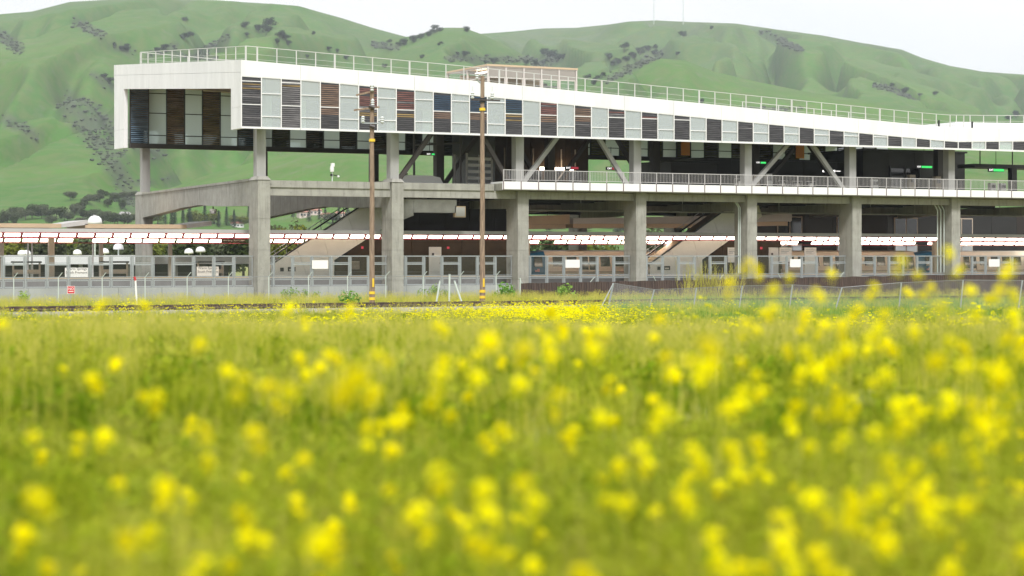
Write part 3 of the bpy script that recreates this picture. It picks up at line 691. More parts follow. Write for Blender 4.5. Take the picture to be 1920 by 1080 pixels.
# ticket machines / gates seen behind the balustrade
GT = [(1387,336,'leftmost grey fare gate, by the fifth column',1.0),(1418,338,'grey fare gate just right of the fifth column',1.3),(1441,335,'tall white ticket machine right of the slanted brace',1.5),
      (1468,337,'low grey fare gate right of the white ticket machine',.9),(1495,338,'low grey fare gate beneath the three white signs',.9),(1520,339,'low grey fare gate left of the leaning brace foot',.9),
      (1640,344,'white ticket machine behind the railing near the right',1.2),(1710,344,'pale tall ticket machine by the black glazed room',1.7),(1758,346,'tan tall fare post left of the last column',1.6),
      (1861,346,'left one of two white bins at the far right',1.1),(1880,347,'right one of two white bins at the far right',1.1)]
for px, py, lab, h in GT:
    u, _ = onv(px, py, 5.0)
    t = thing('ticket_machine' if 'machine' in lab else 'fare_gate' if 'gate' in lab else 'fare_post' if 'post' in lab else 'waste_bin', lab, 'ticket machine' if 'machine' in lab else 'fare gate' if 'gate' in lab else 'post' if 'post' in lab else 'bin', (u,5,9.25))
    if h < 1.05:
        b = MB()
        for x in (-.55,.55): b.tube((u+x,5,9.25),(u+x,5,9.25+h),.04,n=6)
        b.tube((u-.55,5,9.25+h),(u+.55,5,9.25+h),.04,n=6); b.tube((u-.55,5,9.25+h*.5),(u+.55,5,9.25+h*.5),.03,n=6); b.build('hoop', M['railg'], t)
        MB().box(u-.2,u+.2,4.9,5.1,9.25,9.25+h*.8).build('cabinet', M['chrome'], t)
    else:
        MB().hexa([(u-.32,4.8,9.25),(u+.32,4.8,9.25),(u+.32,5.3,9.25),(u-.32,5.3,9.25)],[(u-.32,4.9,9.25+h),(u+.32,4.9,9.25+h),(u+.32,5.3,9.25+h),(u-.32,5.3,9.25+h)]).build('cabinet', M['whitepaint'] if 'white' in lab else M['tanbeam'], t)
        MB().box(u-.2,u+.2,4.78,4.86,9.25+h*.6,9.25+h*.85).build('screen', M['gdark'], t)
# pale glazed lift frame left of the concourse, hood over the escalator, weather sensors
u, z = onv(900, 320, 12)
t = thing('lift_shaft_frame', 'pale steel lift shaft frame with louvres behind the second pole', 'lift shaft', (u-1,12,9.2))
for x in (-1.3, 1.1):
    for y in (12, 14.4): MB().box(u+x, u+x+.14, y, y+.14, 9.2, 12.3).build('post', M['canopy'], t)
for k in range(5): MB().box(u-1.2, u+1.2, 12.05, 12.1, 9.5+.55*k, 9.75+.55*k).build('louvre', M['whitepaint'], t)
u, z = onv(790, 340, 6)
t = thing('escalator_hood', 'low rounded white hood over the escalator top between the two poles', 'escalator hood', (u,6,9.2))
prof = [(-2.3,9.2),(-1.9,9.75),(-1.2,10.05),(.9,10.05),(1.7,9.9),(2.1,9.2)]
MB().prism([(u+x,zz) for x,zz in prof], 6, 9).build('shell', M['whitepaint'], t)
MB().prism([(u+x*1.02,zz+.02) for x,zz in [(-2.35,9.2),(-1.95,9.78),(-1.2,10.08),(-1.2,10.2),(-2.0,9.9),(-2.5,9.2)]], 5.95, 6.1).build('rim', M['dtruss'], t)
fr_ = MB()
for x in (.25, 4.5): fr_.box(u+x-.07, u+x+.07, 7.9, 8.05, 9.2, 14.5)
fr_.beam((u+.2,8,12.6),(u+4.6,8,12.9),.14,.14)
ft_ = thing('steel_portal_frame', 'thin dark steel frame standing beside the white escalator hood', 'frame', (u,8,9.2)); fr_.build('frame_members', M['dsteel'], ft_)
u, z = onv(623, 336, .6)
t = thing('weather_sensor', 'white sensor cluster on a short mast on the concrete parapet', 'sensor', (u,.6,9.2))
MB().tube((u,.6,9.2),(u,.6,10.0),.05).build('mast', M['galp'], t); MB().lathe((u-.02,.6,9.95),[(0,0),(.15,0),(.17,.18),(.14,.45),(.0,.5)]).build('white_canister', M['whitepaint'], t)
MB().box(u-.1,u+.16,.5,.7,10.35,10.62).build('camera_head', M['whitepaint'], t); MB().tube((u,.6,9.72),(u+.42,.6,9.66),.035).build('arm', M['black'], t); MB().lathe((u+.5,.6,9.6),[(0,-.1),(.1,-.05),(.1,.06),(0,.1)],8).build('lamp_globe', M['whitepaint'], t); MB().box(u-.14,u-.02,.5,.7,9.62,9.8).build('junction_box', M['black'], t)
# loose things under the deck
u, z = onv(367, 393, 12); 
t = thing('beam_lamp', 'round glass lamp hanging under the haunched concrete beam', 'lamp', (.5,11.8,7.5))
MB().lathe((.5,11.8,6.85),[(0,0),(.22,.05),(.3,.25),(.3,.4),(0,.42)]).build('bowl', M['chrome'], t); MB().tube((.5,11.8,7.27),(.5,11.8,7.46),.05).build('stem', M['dsteel'], t)
t = thing('ventilation_duct', 'curved galvanised duct under the deck right of the second column', 'duct', (12.2,3.5,7))
MB().hexa([(12.3,3,6.0),(14.2,3,6.7),(14.2,5,6.7),(12.3,5,6.0)],[(12.3,3,8.0),(14.2,3,8.0),(14.2,5,8.0),(12.3,5,8.0)]).build('bend', M['duct'], t)
MB().box(14.22,18.0,3,5,6.95,8.0).build('straight_run', M['duct'], t)
u, z = onv(863, 397, 3)
t = thing('hanging_cabinet', 'pale square cabinet hanging beneath the deck left of the second pole', 'cabinet', (u,3,z))
MB().box(u-.48,u+.48,3,3.35,z-.45,z+.45).build('box_body', M['tan'], t); MB().box(u-.4,u+.4,2.98,2.997,z-.36,z+.36).build('door', M['canopy'], t); MB().tube((u,3.2,z+.45),(u,3.2,8.05),.03).build('hanger', M['dsteel'], t)
# conduits
for px, i in ((1396,4),(1778,6)):
    u = 11*i-.12
    t = thing('conduit_pipes', 'pale conduit pipes running down the left side of the %s concrete column' % ('fifth' if i == 4 else 'seventh'), 'pipes', (u,1,0))
    for k in range(2 if i == 4 else 3):
        x = u-.03-.16*k*(i-3)*.6; c = MB(); c.tube((x,.9+.1*k,2),(x,.9+.1*k,7.6),.05,n=6); c.tube((x,.9+.1*k,7.6),(x-.35,.9+.1*k,8.1),.05,n=6); c.tube((x-.35,.9+.1*k,8.1),(x-.35,.9+.1*k,8.6),.05,n=6); c.build('pipe', M['galp'], t)

# ------------------------------------------------------------------ platform level
def struct(mb, name, m):
    o = mb.build(name, m); o['kind'] = 'structure'; return o
struct(MB().box(-60, 100, 1.3, 5.0, -.05, .75), 'near_trackway', M['sleeper'])
struct(MB().box(-60, 100, 5.05, 13.0, .1, 1.80), 'platform', M['plat'])
struct(MB().box(-60, 100, 13.1, 18.0, -.05, .72), 'far_trackway', M['sleeper'])
e = MB().box(-60, 100, 5.0, 5.35, 1.804, 1.83); struct(e, 'platform_yellow_strip', M['yellow'])
struct(MB().box(-60, 100, 12.3, 12.6, 1.804, 1.83), 'platform_yellow_strip', M['yellow'])
struct(MB().box(-60, 100, 18.05, 30, .1, 1.6), 'far_platform', M['plat'])
# retaining wall with panels
rw = thing('retaining_wall', 'low pale concrete retaining wall under the grey platform screen', 'wall', (-60,.75,0))
edges = [-60+3.3*k for k in range(49)]
for a, b in zip(edges[:-1], edges[1:]):
    segs = [(a, b)]
    for i in range(8):
        c0, c1 = 11*i-.02, 11*i+1.0; ns = []
        for s0, s1 in segs:
            if s1 <= c0 or s0 >= c1: ns.append((s0,s1)); continue
            if s0 < c0: ns.append((s0,c0))
            if s1 > c1: ns.append((c1,s1))
        segs = ns
    for s0, s1 in segs: MB().box(s0+.012, s1-.012, .8, 1.25, -.3, 1.16).build('wall_panel', M['wallc'], rw)
# platform screen
sc_ = thing('platform_screen', 'grey framed glass screen on the retaining wall between the columns', 'screen', (-60,1,1.17))
k = -36
while True:
    a = -.03+MU*k; b = a+MU; k += 1
    if a > 86: break
    ci = [i for i in range(8) if a < 11*i+.98 and b > 11*i]
    if ci:
        i = ci[0]
        parts_ = []
        if 11*i-a > .25: parts_.append((a, 11*i-.03))
        if b-(11*i+.98) > .25: parts_.append((11*i+1.01, b))
    else: parts_ = [(a, b)]
    for s0, s1 in parts_:
        f = MB(); v = 1.0
        full = s1-s0 > 1
        f.box(s0, s0+.09, v-.06, v+.06, 1.17, 3.5); f.box(s0+.09, s1-.002, v-.07, v+.07, 3.43, 3.51)
        f.box(s0+.13, s1-.04, v-.04, v+.04, 1.20, 1.27); f.box(s0+.09, s1-.002, v-.05, v+.05, 1.78, 1.86)
        f.box(s0+.13, s1-.04, v-.035, v+.035, 1.66, 1.72); f.box(s0+.13, s1-.04, v-.035, v+.035, 1.92, 1.97)
        f.box(s0+.13, s0+.18, v-.035, v+.035, 1.27, 1.66); f.box(s1-.09, s1-.04, v-.035, v+.035, 1.27, 1.66)
        if k % 2: f.box(s0+.09, s1-.002, v-.05, v+.05, 2.80, 2.90); f.box(s0+.13, s1-.04, v-.03, v+.03, 2.95, 3.0)
        f.box(s0+.13, s0+.18, v-.035, v+.035, 1.97, 3.40); f.box(s1-.09, s1-.04, v-.035, v+.035, 1.97, 3.40)
        fo = f.build('screen_bay', M['gal'], sc_)
        MB().box(s0+.1, s1-.01, v-.012, v+.012, 1.99, 3.42).build('pane', M['gclear'], fo)
# platform canopy with lit panels
cn = thing('platform_canopy', 'long low platform canopy edged with rows of lit white panels', 'canopy', (-60,5,5))
MB().box(-60, 98, 5.0, 5.12, 5.22, 5.52).build('front_fascia', M['canopy'], cn)
MB().prismx([(5.12,5.50),(8.8,5.12),(12.6,5.30),(12.6,5.20),(8.8,5.02),(5.12,5.40)], -60, 98).build('roof', M['canopy'], cn)
LP = 1.372
lp1 = MB().hexa([(.11,-.02,.025),(LP-.11,-.02,.025),(LP-.11,.01,.035),(.11,.01,.035)],[(.11,-.25,.255),(LP-.11,-.25,.255),(LP-.11,-.22,.265),(.11,-.22,.265)]).mesh('lit_panel', M['lamp'])
for (y0,z0_,y1,z1_) in ((5.285,4.835,4.985,5.205),(12.285,4.50,11.985,4.87)):
    for y, z in ((y0,z0_),(y1,z1_)): MB().box(-60, 98, y-.03, y+.03, z-.03, z+.03).build('lamp_rail', M['lampframe'], cn)
MB().box(-60,98,12.08,12.5,4.90,5.18).build('back_fascia', M['lampframe'], cn)
n = int(118/LP)
for k in range(n):
    u = -22.0+LP*k
    link('lit_panel', lp1, cn, (u+60, 5.275-5, 4.89-5))
    MB().beam((u,5.29,4.87),(u,4.99,5.18),.09,.06).build('lamp_divider', M['lampframe'], cn)
    if k % 5 != 3 or k % 2: link('lit_panel', lp1, cn, (u+60+.3, 12.275-5, 4.555-5))
for u in (-13.6, 27.2, 60.3, 71): MB().box(u, u+.42, 8.6, 9.0, 1.8, 5.05).build('post', M['tanbeam'], cn)
t = thing('canopy_sign', 'brown hanging station name sign under the canopy left of the first column', 'sign', (-.5,7.3,4.6))
u, z = onv(438, 451, 7.3)
MB().box(u-1.0, u+1.0, 7.3, 7.4, z-.15, z+.15).build('sign_board', M['tile'], t); text('Warm Springs / South Fremont', .14, M['signcream'], t, (u, 7.292, z)); MB().box(u-.03,u+.03,7.32,7.38,z+.15,5.1).build('hanger', M['dsteel'], t)
# gull-wing canopy roofs further back
def gull(u0, u1, v, label):
    t = thing('back_canopy', label, 'canopy', (u0, v, 6), 'tan canopies behind the platform')
    MB().box(u0, u1, v, v+6, 5.78, 6.12).build('roof_slab', M['tan'], t)
    MB().hexa([(u1+.02,v,5.8),(u1+2.2,v,6.05),(u1+2.2,v+6,6.05),(u1+.02,v+6,5.8)],[(u1+.02,v,6.1),(u1+2.2,v,6.45),(u1+2.2,v+6,6.45),(u1+.02,v+6,6.1)]).build('raised_tip', M['canopy'], t)
    for u in np.arange(u0+2, u1, 6): MB().box(u, u+.3, v+2.8, v+3.1, 1.6, 5.78).build('post', M['tanbeam'], t)
x0 = onv(115,420,20)[0]; x1 = onv(160,420,20)[0]; x2 = onv(350,420,20)[0]
gull(-40, x0, 20, 'tan canopy roof at the left edge with upturned right tip'); gull(x1, x2, 20, 'tan canopy roof ending at the haunched beam with upturned tip')
# brown tiled blocks under the deck with escalators
def block(label, u0, u1, zlo, zhi, v=8.0, v1=11.0):
    t = thing('tiled_enclosure', label, 'wall block', (u0, v, 1.8))
    MB().box(u0, u1, v+.05, v1, 1.8, zhi).build('core', M['joint'], t)
    nu = max(1, round((u1-u0)/2.2)); z = 1.84
    while z < zhi-.2:
        h = min(1.40, zhi-z)
        for k in range(nu):
            a = u0+(u1-u0)*k/nu; b = u0+(u1-u0)*(k+1)/nu
            MB().box(a+.015, b-.015, v, v+.045, z, z+h-.03).build('tile_panel', M['tile'], t)
        z += 1.40
    return t
B1 = block('brown tiled wall block behind the two utility poles', 9.5, 25.4, 1.8, 4.9)
B1b = block('dark upper brown wall above the canopy left of the second pole', 14.6, 24.2, 5.35, 8.0, 8.2) if False else None
t = thing('upper_wall', 'black brown wall above the lit canopy left of the second pole', 'wall', (14.0,9,5.3))
for k in range(5):
    MB().box(15.2+2.3*k, 17.48+2.3*k, 9.0, 9.3, 5.32, 8.0).build('wall_panel', M['joint'], t)
B2 = block('brown tiled wall block right of the second escalator', 44.6, 53.0, 1.8, 4.9)
def escal(off, label):
    t = thing('escalator', label, 'escalator', (4+off, 8, 1.8))
    S = .615
    topf = lambda u: 2.86+(u-4.28)*S if u > 4.6 else 2.86
    xs = [(4.0,6.2),(6.2,8.4),(8.4,10.6),(10.6,12.8),(12.8,14.9)]
    def low(u): return 1.8 if u < 9.4 else 3.15+(u-9.45)*S
    for a, b in xs:
        sh = .9
        def P(u): return (u+off, topf(u))
        ta, tb = a, b; ba, bb = (a+sh if a > 4 else a), (b+sh)
        la = low(ba); lb = low(bb)
        poly = [(ta+off,topf(ta)),(tb+off-.02,topf(tb-.02)),(bb+off-.02,lb)]
        if ba < 9.4 < bb: poly += [(9.4+off,3.15),(9.4+off,1.8)]
        if la < topf(ta): poly += [(ba+off,la)]
        MB().prism(poly[::-1], 7.90, 7.98).build('cladding_panel', M['escal'], t)
    # far side, treads, balustrade, handrail
    base = [(4.0+off,1.8),(5.0+off,1.85),(15.8+off,1.85+10.8*S),(15.8+off,1.2+10.8*S),(9.6+off,2.9),(9.4+off,1.8)]
    MB().prism(base, 8.0, 10.4).build('truss', M['dtruss'], t)
    tr = MB()
    for k in range(26):
        u = 4.6+off+.4*k; z = 1.9+.4*S*k; tr.box(u, u+.41, 8.3, 10.1, z, z+.42*S)
    tr.build('treads', M['chrome'], t, kind='stuff')
    for v in (7.94, 10.4):
        hr = MB(); hr.beam((4.3+off,v,2.98),(15.2+off,v,2.98+10.9*S),.14,.11); hr.tube((4.3+off,v,2.98),(3.75+off,v,2.75),.06,n=6); hr.build('handrail', M['dtruss'], t)
    bb_ = MB()
    for z in (.5,.9): bb_.beam((3.6+off,11.3,1.8+z),(14.6+off,11.3,1.8+z+11*S),.05,.05)
    for k in range(12): u = 3.6+off+k; bb_.beam((u,11.3,1.8+k*S),(u,11.3,2.7+k*S),.05,.05)
    bb_.build('stair_rail', M['gal'], t)
    sb = MB().hexa([(4.2+off,10.6,1.85),(15.4+off,10.6,1.85+11.2*S-.2),(15.4+off,12.0,1.85+11.2*S-.2),(4.2+off,12.0,1.85)],[(4.2+off,10.6,2.0),(15.4+off,10.6,2.0+11.2*S),(15.4+off,12.0,2.0+11.2*S),(4.2+off,12.0,2.0)]); sb.build('stair_flight', M['tan'], t)
    v = 7.89
    MB().box(4.75+off,5.05+off,v-.02,v,2.25,2.55).build('button_box', M['black'], t); MB().box(5.4+off,6.05+off,v-.02,v,2.25,2.6).build('emblem_plate', M['black'], t); MB().box(5.52+off,5.93+off,v-.03,v-.021,2.33,2.45).build('emblem_mark', M['signcream'], t)
    return t
escal(0, 'pale clad escalator rising right behind the first utility pole'); escal(35.1, 'pale clad escalator rising right behind the fourth bay screen')
def onwall(name, label, cat, px0, px1, py0, py1, v, m, extra=None, grp=None):
    a, z1 = onv(px0, py0, v); b, _ = onv(px1, py0, v); _, z0 = onv((px0+px1)/2, py1, v); z0 = max(z0, 1.83) if py1 > 505 else z0
    t = thing(name, label, cat, (a, v, z0), grp)
    MB().box(a, b, v-.06, v-.004, z0, z1).build('leaf' if cat == 'door' else 'board', m, t)
    if cat == 'door':
        MB().box(b-.18, b-.08, v-.10, v-.061, z0+.95, z0+1.05).build('handle', M['chrome'], t); MB().box(a+.25, a+.45, v-.075, v-.061, z1-.7, z1-.5).build('door_plate', M['ink'], t)
    if extra: extra(t, a, b, z0, z1)
    return t
onwall('service_door','white service door in the brown wall left of the second pole','door',804,827,463,516,8,M['door'])
onwall('service_door','white service door left of the fifth column base','door',1441,1459,464,516,8,M['door'])
def poster(t, a, b, z0, z1):
    for k in range(3): MB().box(a+.12, b-.12-.2*k, 7.93, 7.938, z1-.25-.14*k, z1-.19-.14*k).build('print_line', M['gal'], t)
onwall('wall_poster','white framed poster just right of the white service door','poster',1461,1484,464,491,8,M['signw'],poster)
onwall('wall_poster','white framed poster half hidden by the fifth column','poster',1364,1383,464,492,8,M['signw'],poster)
onwall('wall_poster','white framed poster at the right end of the brown block','poster',1508,1530,464,515,8,M['signw'],poster)
def louv(t, a, b, z0, z1):
    for k in range(7): MB().box(a+.03, b-.03, 7.91, 7.935, z0+.06+(z1-z0)*k/7.3, z0+.06+(z1-z0)*(k+.45)/7.3).build('slat', M['tanbeam'], t)
onwall('wall_grille','framed louvre grille low on brown wall left of the first pole','grille',657,674,489.5,506,8,M['tile'],louv)
onwall('alarm_lamp','small red alarm lamp on the brown wall left of the first pole','alarm',677,681,462,466.5,8,M['redlit'])
onwall('alarm_lamp','small red alarm lamp on brown wall right of the white door','alarm',838,842,462.5,466.5,8,M['redlit'])
onwall('alarm_lamp','small red alarm lamp by the fifth column','alarm',1425,1429,463,467.5,8,M['redlit'])
for i, (a, b, c, d, lab) in enumerate([(585,615,488,504,'blank white board on the screen left of the first pole'),(1060,1087,487,502,'blank white board on the screen in front of the train'),
      (1481,1501,486,501,'blank white board on the screen right of the fifth column'),(1854,1874,486,500,'blank white board on the screen at far right')]):
    u0, z1 = onv(a, c, .88); u1, z0 = onv(b, d, .88)
    t = thing('notice_board', lab, 'board', (u0,.88,z0), 'white boards on the platform screen'); MB().box(u0,u1,.86,.89,z0,z1).build('board', M['signw'], t); MB().box(u0+.2,u1-.2,.895,.925,z0+.1,z1-.1).build('bracket', M['gal'], t)
# station name signs on the platform
for i, (a, b, c, d, lab) in enumerate([(122,165,502,519,'cream station name sign partly hidden by a screen post, left one'),(369,410,500,517.5,'cream station name sign left of the first concrete column')]):
    v = 6.0; u0, z1 = onv(a, c, v); u1, z0 = onv(b, d, v)
    t = thing('station_sign', lab, 'sign', (u0, v, 1.8), 'station name signs on the platform')
    MB().box(u0,u1,v,v+.06,z0,z1).build('sign_board', M['signcream'] if i else M['signw'], t)
    text('Warm Springs\nSouth Fremont', .27, M['ink'], t, ((u0+u1)/2, v-.006, (z0+z1)/2+.15*.9-.02))
    for x in (u0+.2, u1-.25): MB().box(x, x+.05, v+.06, v+.1, 1.8, z1).build('leg', M['gal'], t)
# platform furniture at the left: dark cases, cypress shapes and low pale building behind
for px, lab in ((50,'dark framed shelter bench on the platform at far left'),(215,'dark framed shelter bench left of the far column'),(395,'dark framed shelter behind the right station sign')):
    u, _ = onv(px, 505, 9)
    t = thing('platform_shelter', lab, 'shelter', (u,9,1.8))
    for x in (-1.0, 1.0): MB().box(u+x-.06, u+x+.06, 9, 9.12, 1.8, 2.95).build('post', M['tanbeam'], t)
    MB().box(u-1.1, u+1.1, 8.8, 9.4, 2.95, 3.08).build('roof', M['dtruss'], t); MB().box(u-.94, u+.94, 9.02, 9.1, 2.2, 2.45).build('backrest', M['tanbeam'], t); MB().box(u-.94, u+.94, 8.7, 9.15, 2.12, 2.18).build('seat', M['tanbeam'], t)
lb = thing('low_white_building', 'long low white flat roofed shelter behind the platform at left', 'shelter', (-50,34,1))
MB().box(-70, 14, 33, 42, 2.75, 3.55).build('roof', M['whitepaint'], lb)
for k in range(18): MB().box(-66+4.4*k, -65.7+4.4*k, 34, 34.3, -.05, 2.75).build('post', M['gal'], lb)
MB().box(-68, 12, 41, 41.3, -.05, 2.75).build('back_wall', M['dgrey'], lb)
for k in range(8): MB().box(-60+8*k, -55+8*k, 40.8, 40.98, .4, 2.3).build('window', M['hwin'], lb)
# street lamps with half dome heads
for px, py, d, lab in [(41,474,230,'left one of two dome lamps close together at far left'),(50,474,232,'right one of two dome lamps close together at far left'),(145,473,225,'pale dome lamp right of the tan canopy post'),
                       (196,471,215,'pale dome lamp left of the taller one by the far column'),(222,462.5,190,'tall pale dome lamp just left of the far concrete column'),(354,471,220,'short pale dome lamp right of the far column'),(376,468,205,'pale dome lamp left of the first concrete column'),(178,413,205,'big pale dome lamp rising above the canopy roofs')]:
    p = look(px, py, d); s = 1.5 if py < 420 else 1
    t = thing('street_lamp', lab, 'street lamp', (p.x, p.y, 0), 'dome lamps behind the platform')
    MB().tube((p.x,p.y,-.1),(p.x,p.y,p.z-.25*s),.10,.07).build('pole', M['galp'], t)
    MB().lathe((p.x,p.y,p.z),[(.02,-.28*s),(.50*s,-.26*s),(.50*s,-.12*s),(.44*s,.10*s),(.28*s,.26*s),(0,.32*s)]).build('dome_head', M['leafpan'], t, smooth=True)
for px, a, b, lab in ((52.5,455,480,'plain white pole at far left behind the screen'),(174,447,480,'white pole left of the far column behind the screen'),(60,456,480,'white pole with bent arm right of the first white pole')):
    p = look(px, a, 170); t = thing('white_pole', lab, 'pole', (p.x,p.y,1.6)); MB().tube((p.x,p.y,-.1),(p.x,p.y,p.z),.07).build('shaft', M['whitepaint'], t); MB().tube((p.x,p.y,p.z),(p.x+.5,p.y,p.z+.12),.04).build('arm', M['whitepaint'], t)
# train
def prof(v0, zb, w, h):
    return [(v0+.15,zb),(v0,zb+.35),(v0,zb+1.1),(v0+.18,zb+h-.55),(v0+.5,zb+h-.12),(v0+w/2,zb+h),(v0+w-.5,zb+h-.12),(v0+w-.18,zb+h-.55),(v0+w,zb+1.1),(v0+w,zb+.35),(v0+w-.15,zb)]
TV, TZ, TW, THT = 14.2, .95, 3.1, 3.05
def train(u0, length, cab, label):
    t = thing('train_car', label, 'train', (u0, TV, .72), 'cream train cars at the far platform')
    MB().prismx(prof(TV,TZ,TW,THT), u0+(1.9 if cab else 0), u0+length).build('body', M['train'], t)
    face = TV-.012
    def win(a, b, z0, z1, par, name, m):
        zz = lambda z: TV+max(0,(z-(TZ+1.1)))*.18/(THT-.55-1.1)
        MB().hexa([(a,zz(z0)-.03,z0),(b,zz(z0)-.03,z0),(b,zz(z0)+.02,z0),(a,zz(z0)+.02,z0)],[(a,zz(z1)-.03,z1),(b,zz(z1)-.03,z1),(b,zz(z1)+.02,z1),(a,zz(z1)+.02,z1)]).build(name, m, par)
    x = u0+(2.6 if cab else .9); k = 0
    while x < u0+length-1.6:
        if k % 5 == 2:
            d = MB(); d.box(x-.05, x+1.55, face-.02, face+.03, 1.84, 2.1); dd = d.build('door', M['chrome'], t)
            for s in (0,.78): win(x+.06+s, x+.68+s, 2.25, 3.42, dd, 'pane', M['glassb'])
            win(x-.04, x+.02, 2.1, 3.5, dd, 'door_edge', M['dtruss']); win(x+1.5, x+1.56, 2.1, 3.5, dd, 'door_edge', M['dtruss'])
            x += 2.0
        else:
            win(x, x+.95, 2.55, 3.40, t, 'window', M['glassb']); x += 1.45
        k += 1
    MB().box(u0+1.9, u0+length, face-.03, face, 2.02, 2.10).build('side_stripe', M['tanbeam'], t)
    if cab:
        p0 = prof(TV+.25,TZ+.1,TW-.5,THT-.35); p1 = prof(TV,TZ,TW,THT); n = len(p0); b = MB()
        b.add([(u0,y,z) for y,z in p0]+[(u0+1.88,y,z) for y,z in p1], [tuple(range(n))[::-1]]+[(i,(i+1)%n,n+(i+1)%n,n+i) for i in range(n)])
        b.build('cab_nose', M['blue'], t); win(u0+.75, u0+1.55, 2.5, 3.45, t, 'cab_window', M['glassb'])
        MB().box(u0-.05, u0+.1, TV+.6, TV+TW-.6, 2.3, 3.35).build('windscreen', M['glassb'], t)
        fl = MB().box(u0+.75, u0+1.2, face-.03, face-.01, 2.08, 2.34).build('flag_emblem', M['red'], t)
        st = MB()
        for j in range(3): st.box(u0+.75, u0+1.2, face-.036, face-.031, 2.10+.09*j, 2.135+.09*j)
        st.build('stripe', M['signw'], fl); MB().box(u0+.75, u0+.93, face-.042, face-.037, 2.22, 2.34).build('canton', M['blue'], fl)
    ub = MB()
    for j in (3, length-4): 
        for y in (TV+.4, TV+TW-.5):
            for q in (0, 1.8): ub.tube((u0+j+q,y,1.1),(u0+j+q,y+.12,1.1),.38,n=12)
    ub.build('wheels', M['dtruss'], t)
train(30.3, 21.4, True, 'cream train car with blue cab end right of the third column'); train(52.1, 21.2, False, 'middle cream train car behind the sixth column'); train(73.8, 21.4, True, 'cream train car with blue cab end left of the seventh column')
for v in (15.1, 16.5, 2.5, 3.95): 
    t = MB().box(-60, 100, v, v+.07, .72 if v > 10 else .75, .88); t = t.build('platform_rail', M['railiron'], loc=(-60,v,.75)); tag(t, {15.1:'steel rail nearest the far platform edge, front rail under the train',16.5:'steel rail under the train, back one',2.5:'steel rail behind the screen, nearer one',3.95:'steel rail behind the screen by the yellow edge'}[v], 'rail')
# dim hall beyond the train: dark back walls, tan canopies
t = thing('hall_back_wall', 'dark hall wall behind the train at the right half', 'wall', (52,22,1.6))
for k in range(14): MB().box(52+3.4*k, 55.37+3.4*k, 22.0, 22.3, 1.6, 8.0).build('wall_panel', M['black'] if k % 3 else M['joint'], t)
for k in range(5):
    w_ = MB().box(55+7.2*k, 58+7.2*k, 21.9, 21.985, 5.4, 7.4).build('window', M['tanbeam'], t)
    for s in (0, 1): MB().box(55.12+7.2*k+1.45*s, 56.42+7.2*k+1.45*s, 21.86, 21.895, 5.5, 7.3).build('pane', M['gdark'], w_)
    w_ = MB().box(55+7.2*k, 58+7.2*k, 21.9, 21.985, 3.7, 4.7).build('window', M['tanbeam'], t)
    for s in (0, 1): MB().box(55.12+7.2*k+1.45*s, 56.42+7.2*k+1.45*s, 21.86, 21.895, 3.8, 4.6).build('pane', M['gback'], w_)
for u0, u1, z0, z1, v, m, lab in [(29.8,37.2,6.3,7.3,19,'tan','curved tan canopy fascia under the deck right of the third column'),(37.3,52.6,6.45,7.3,18.5,'canopy','pale canopy fascia crossing behind the fourth column'),(54.5,60.5,6.7,7.6,17,'canopy','pale duct casing high under the deck right of fifth column')]:
    t = thing('hall_canopy', lab, 'canopy', (u0,v,z0))
    MB().hexa([(u0,v,z0-.0),(u1,v,z0+.12),(u1,v+3,z0+.12),(u0,v+3,z0)],[(u0,v,z1-.35),(u1,v,z1),(u1,v+3,z1),(u0,v+3,z1-.35)]).build('casing', M[m], t)
    MB().hexa([(u0+.2,v+.4,z0-.4),(u1-.2,v+.4,z0-.3),(u1-.2,v+2.5,z0-.3),(u0+.2,v+2.5,z0-.4)],[(u0+.2,v+.4,z0-.01),(u1-.2,v+.4,z0+.1),(u1-.2,v+2.5,z0+.1),(u0+.2,v+2.5,z0-.01)]).build('lower_trim', M['tan'], t)
    for x in (u0+1.5, u1-1.5): MB().tube((x,v+1.5,z1-.3),(x,v+1.5,8.0),.04).build('hanger', M['dsteel'], t)
t = thing('pipe_run', 'pale horizontal pipe run hung beneath the dark deck', 'pipe', (22,4,7.6))
MB().tube((23,4,7.25),(82,4,7.25),.06).build('pipe', M['duct'], t)
for k in range(12): MB().tube((25+5*k,4,7.3),(25+5*k,4,8.68),.03,n=5).build('hanger', M['duct'], t)
t = thing('hall_equipment', 'grey switch cabinets above the canopy behind the second pole', 'cabinet', (24,9,5.4))
for u, z, h in ((24.3,5.5,1.6),(26.0,5.4,1.1),(27.0,5.4,1.9)): MB().box(u, u+.8, 9.5, 10.3, z, z+h).build('cabinet', M['duct'], t)

# ------------------------------------------------------------------ trees
def leafball(nl, blobs, size, rs, flat=.6):
    "leaf cards spread through the volume of several lobes: (x,y,z,rx,rz)"
    mb = MB(); r_ = random.Random(rs); tot = sum(b[3]**2*b[4] for b in blobs)
    for (x,y,z,rx,rz) in blobs:
        for _ in range(max(6, int(nl*rx*rx*rz/tot))):
            d = Vector((r_.gauss(0,1), r_.gauss(0,1), r_.gauss(0,1))).normalized(); q = r_.random()**.38
            p = Vector((x+d.x*rx*q, y+d.y*rx*q, z+d.z*rz*q)); s = size*r_.uniform(.6,1.4)
            n = (d+Vector((r_.gauss(0,.6), r_.gauss(0,.6), r_.gauss(.3,.6)))).normalized(); a = n.orthogonal().normalized(); a.rotate(Matrix.Rotation(r_.uniform(0,6.28),3,n)); b = n.cross(a)
            mb.add([p-a*s, p-b*s*.6, p+a*s, p+b*s*.6], [(0,1,2,3)])
    return mb
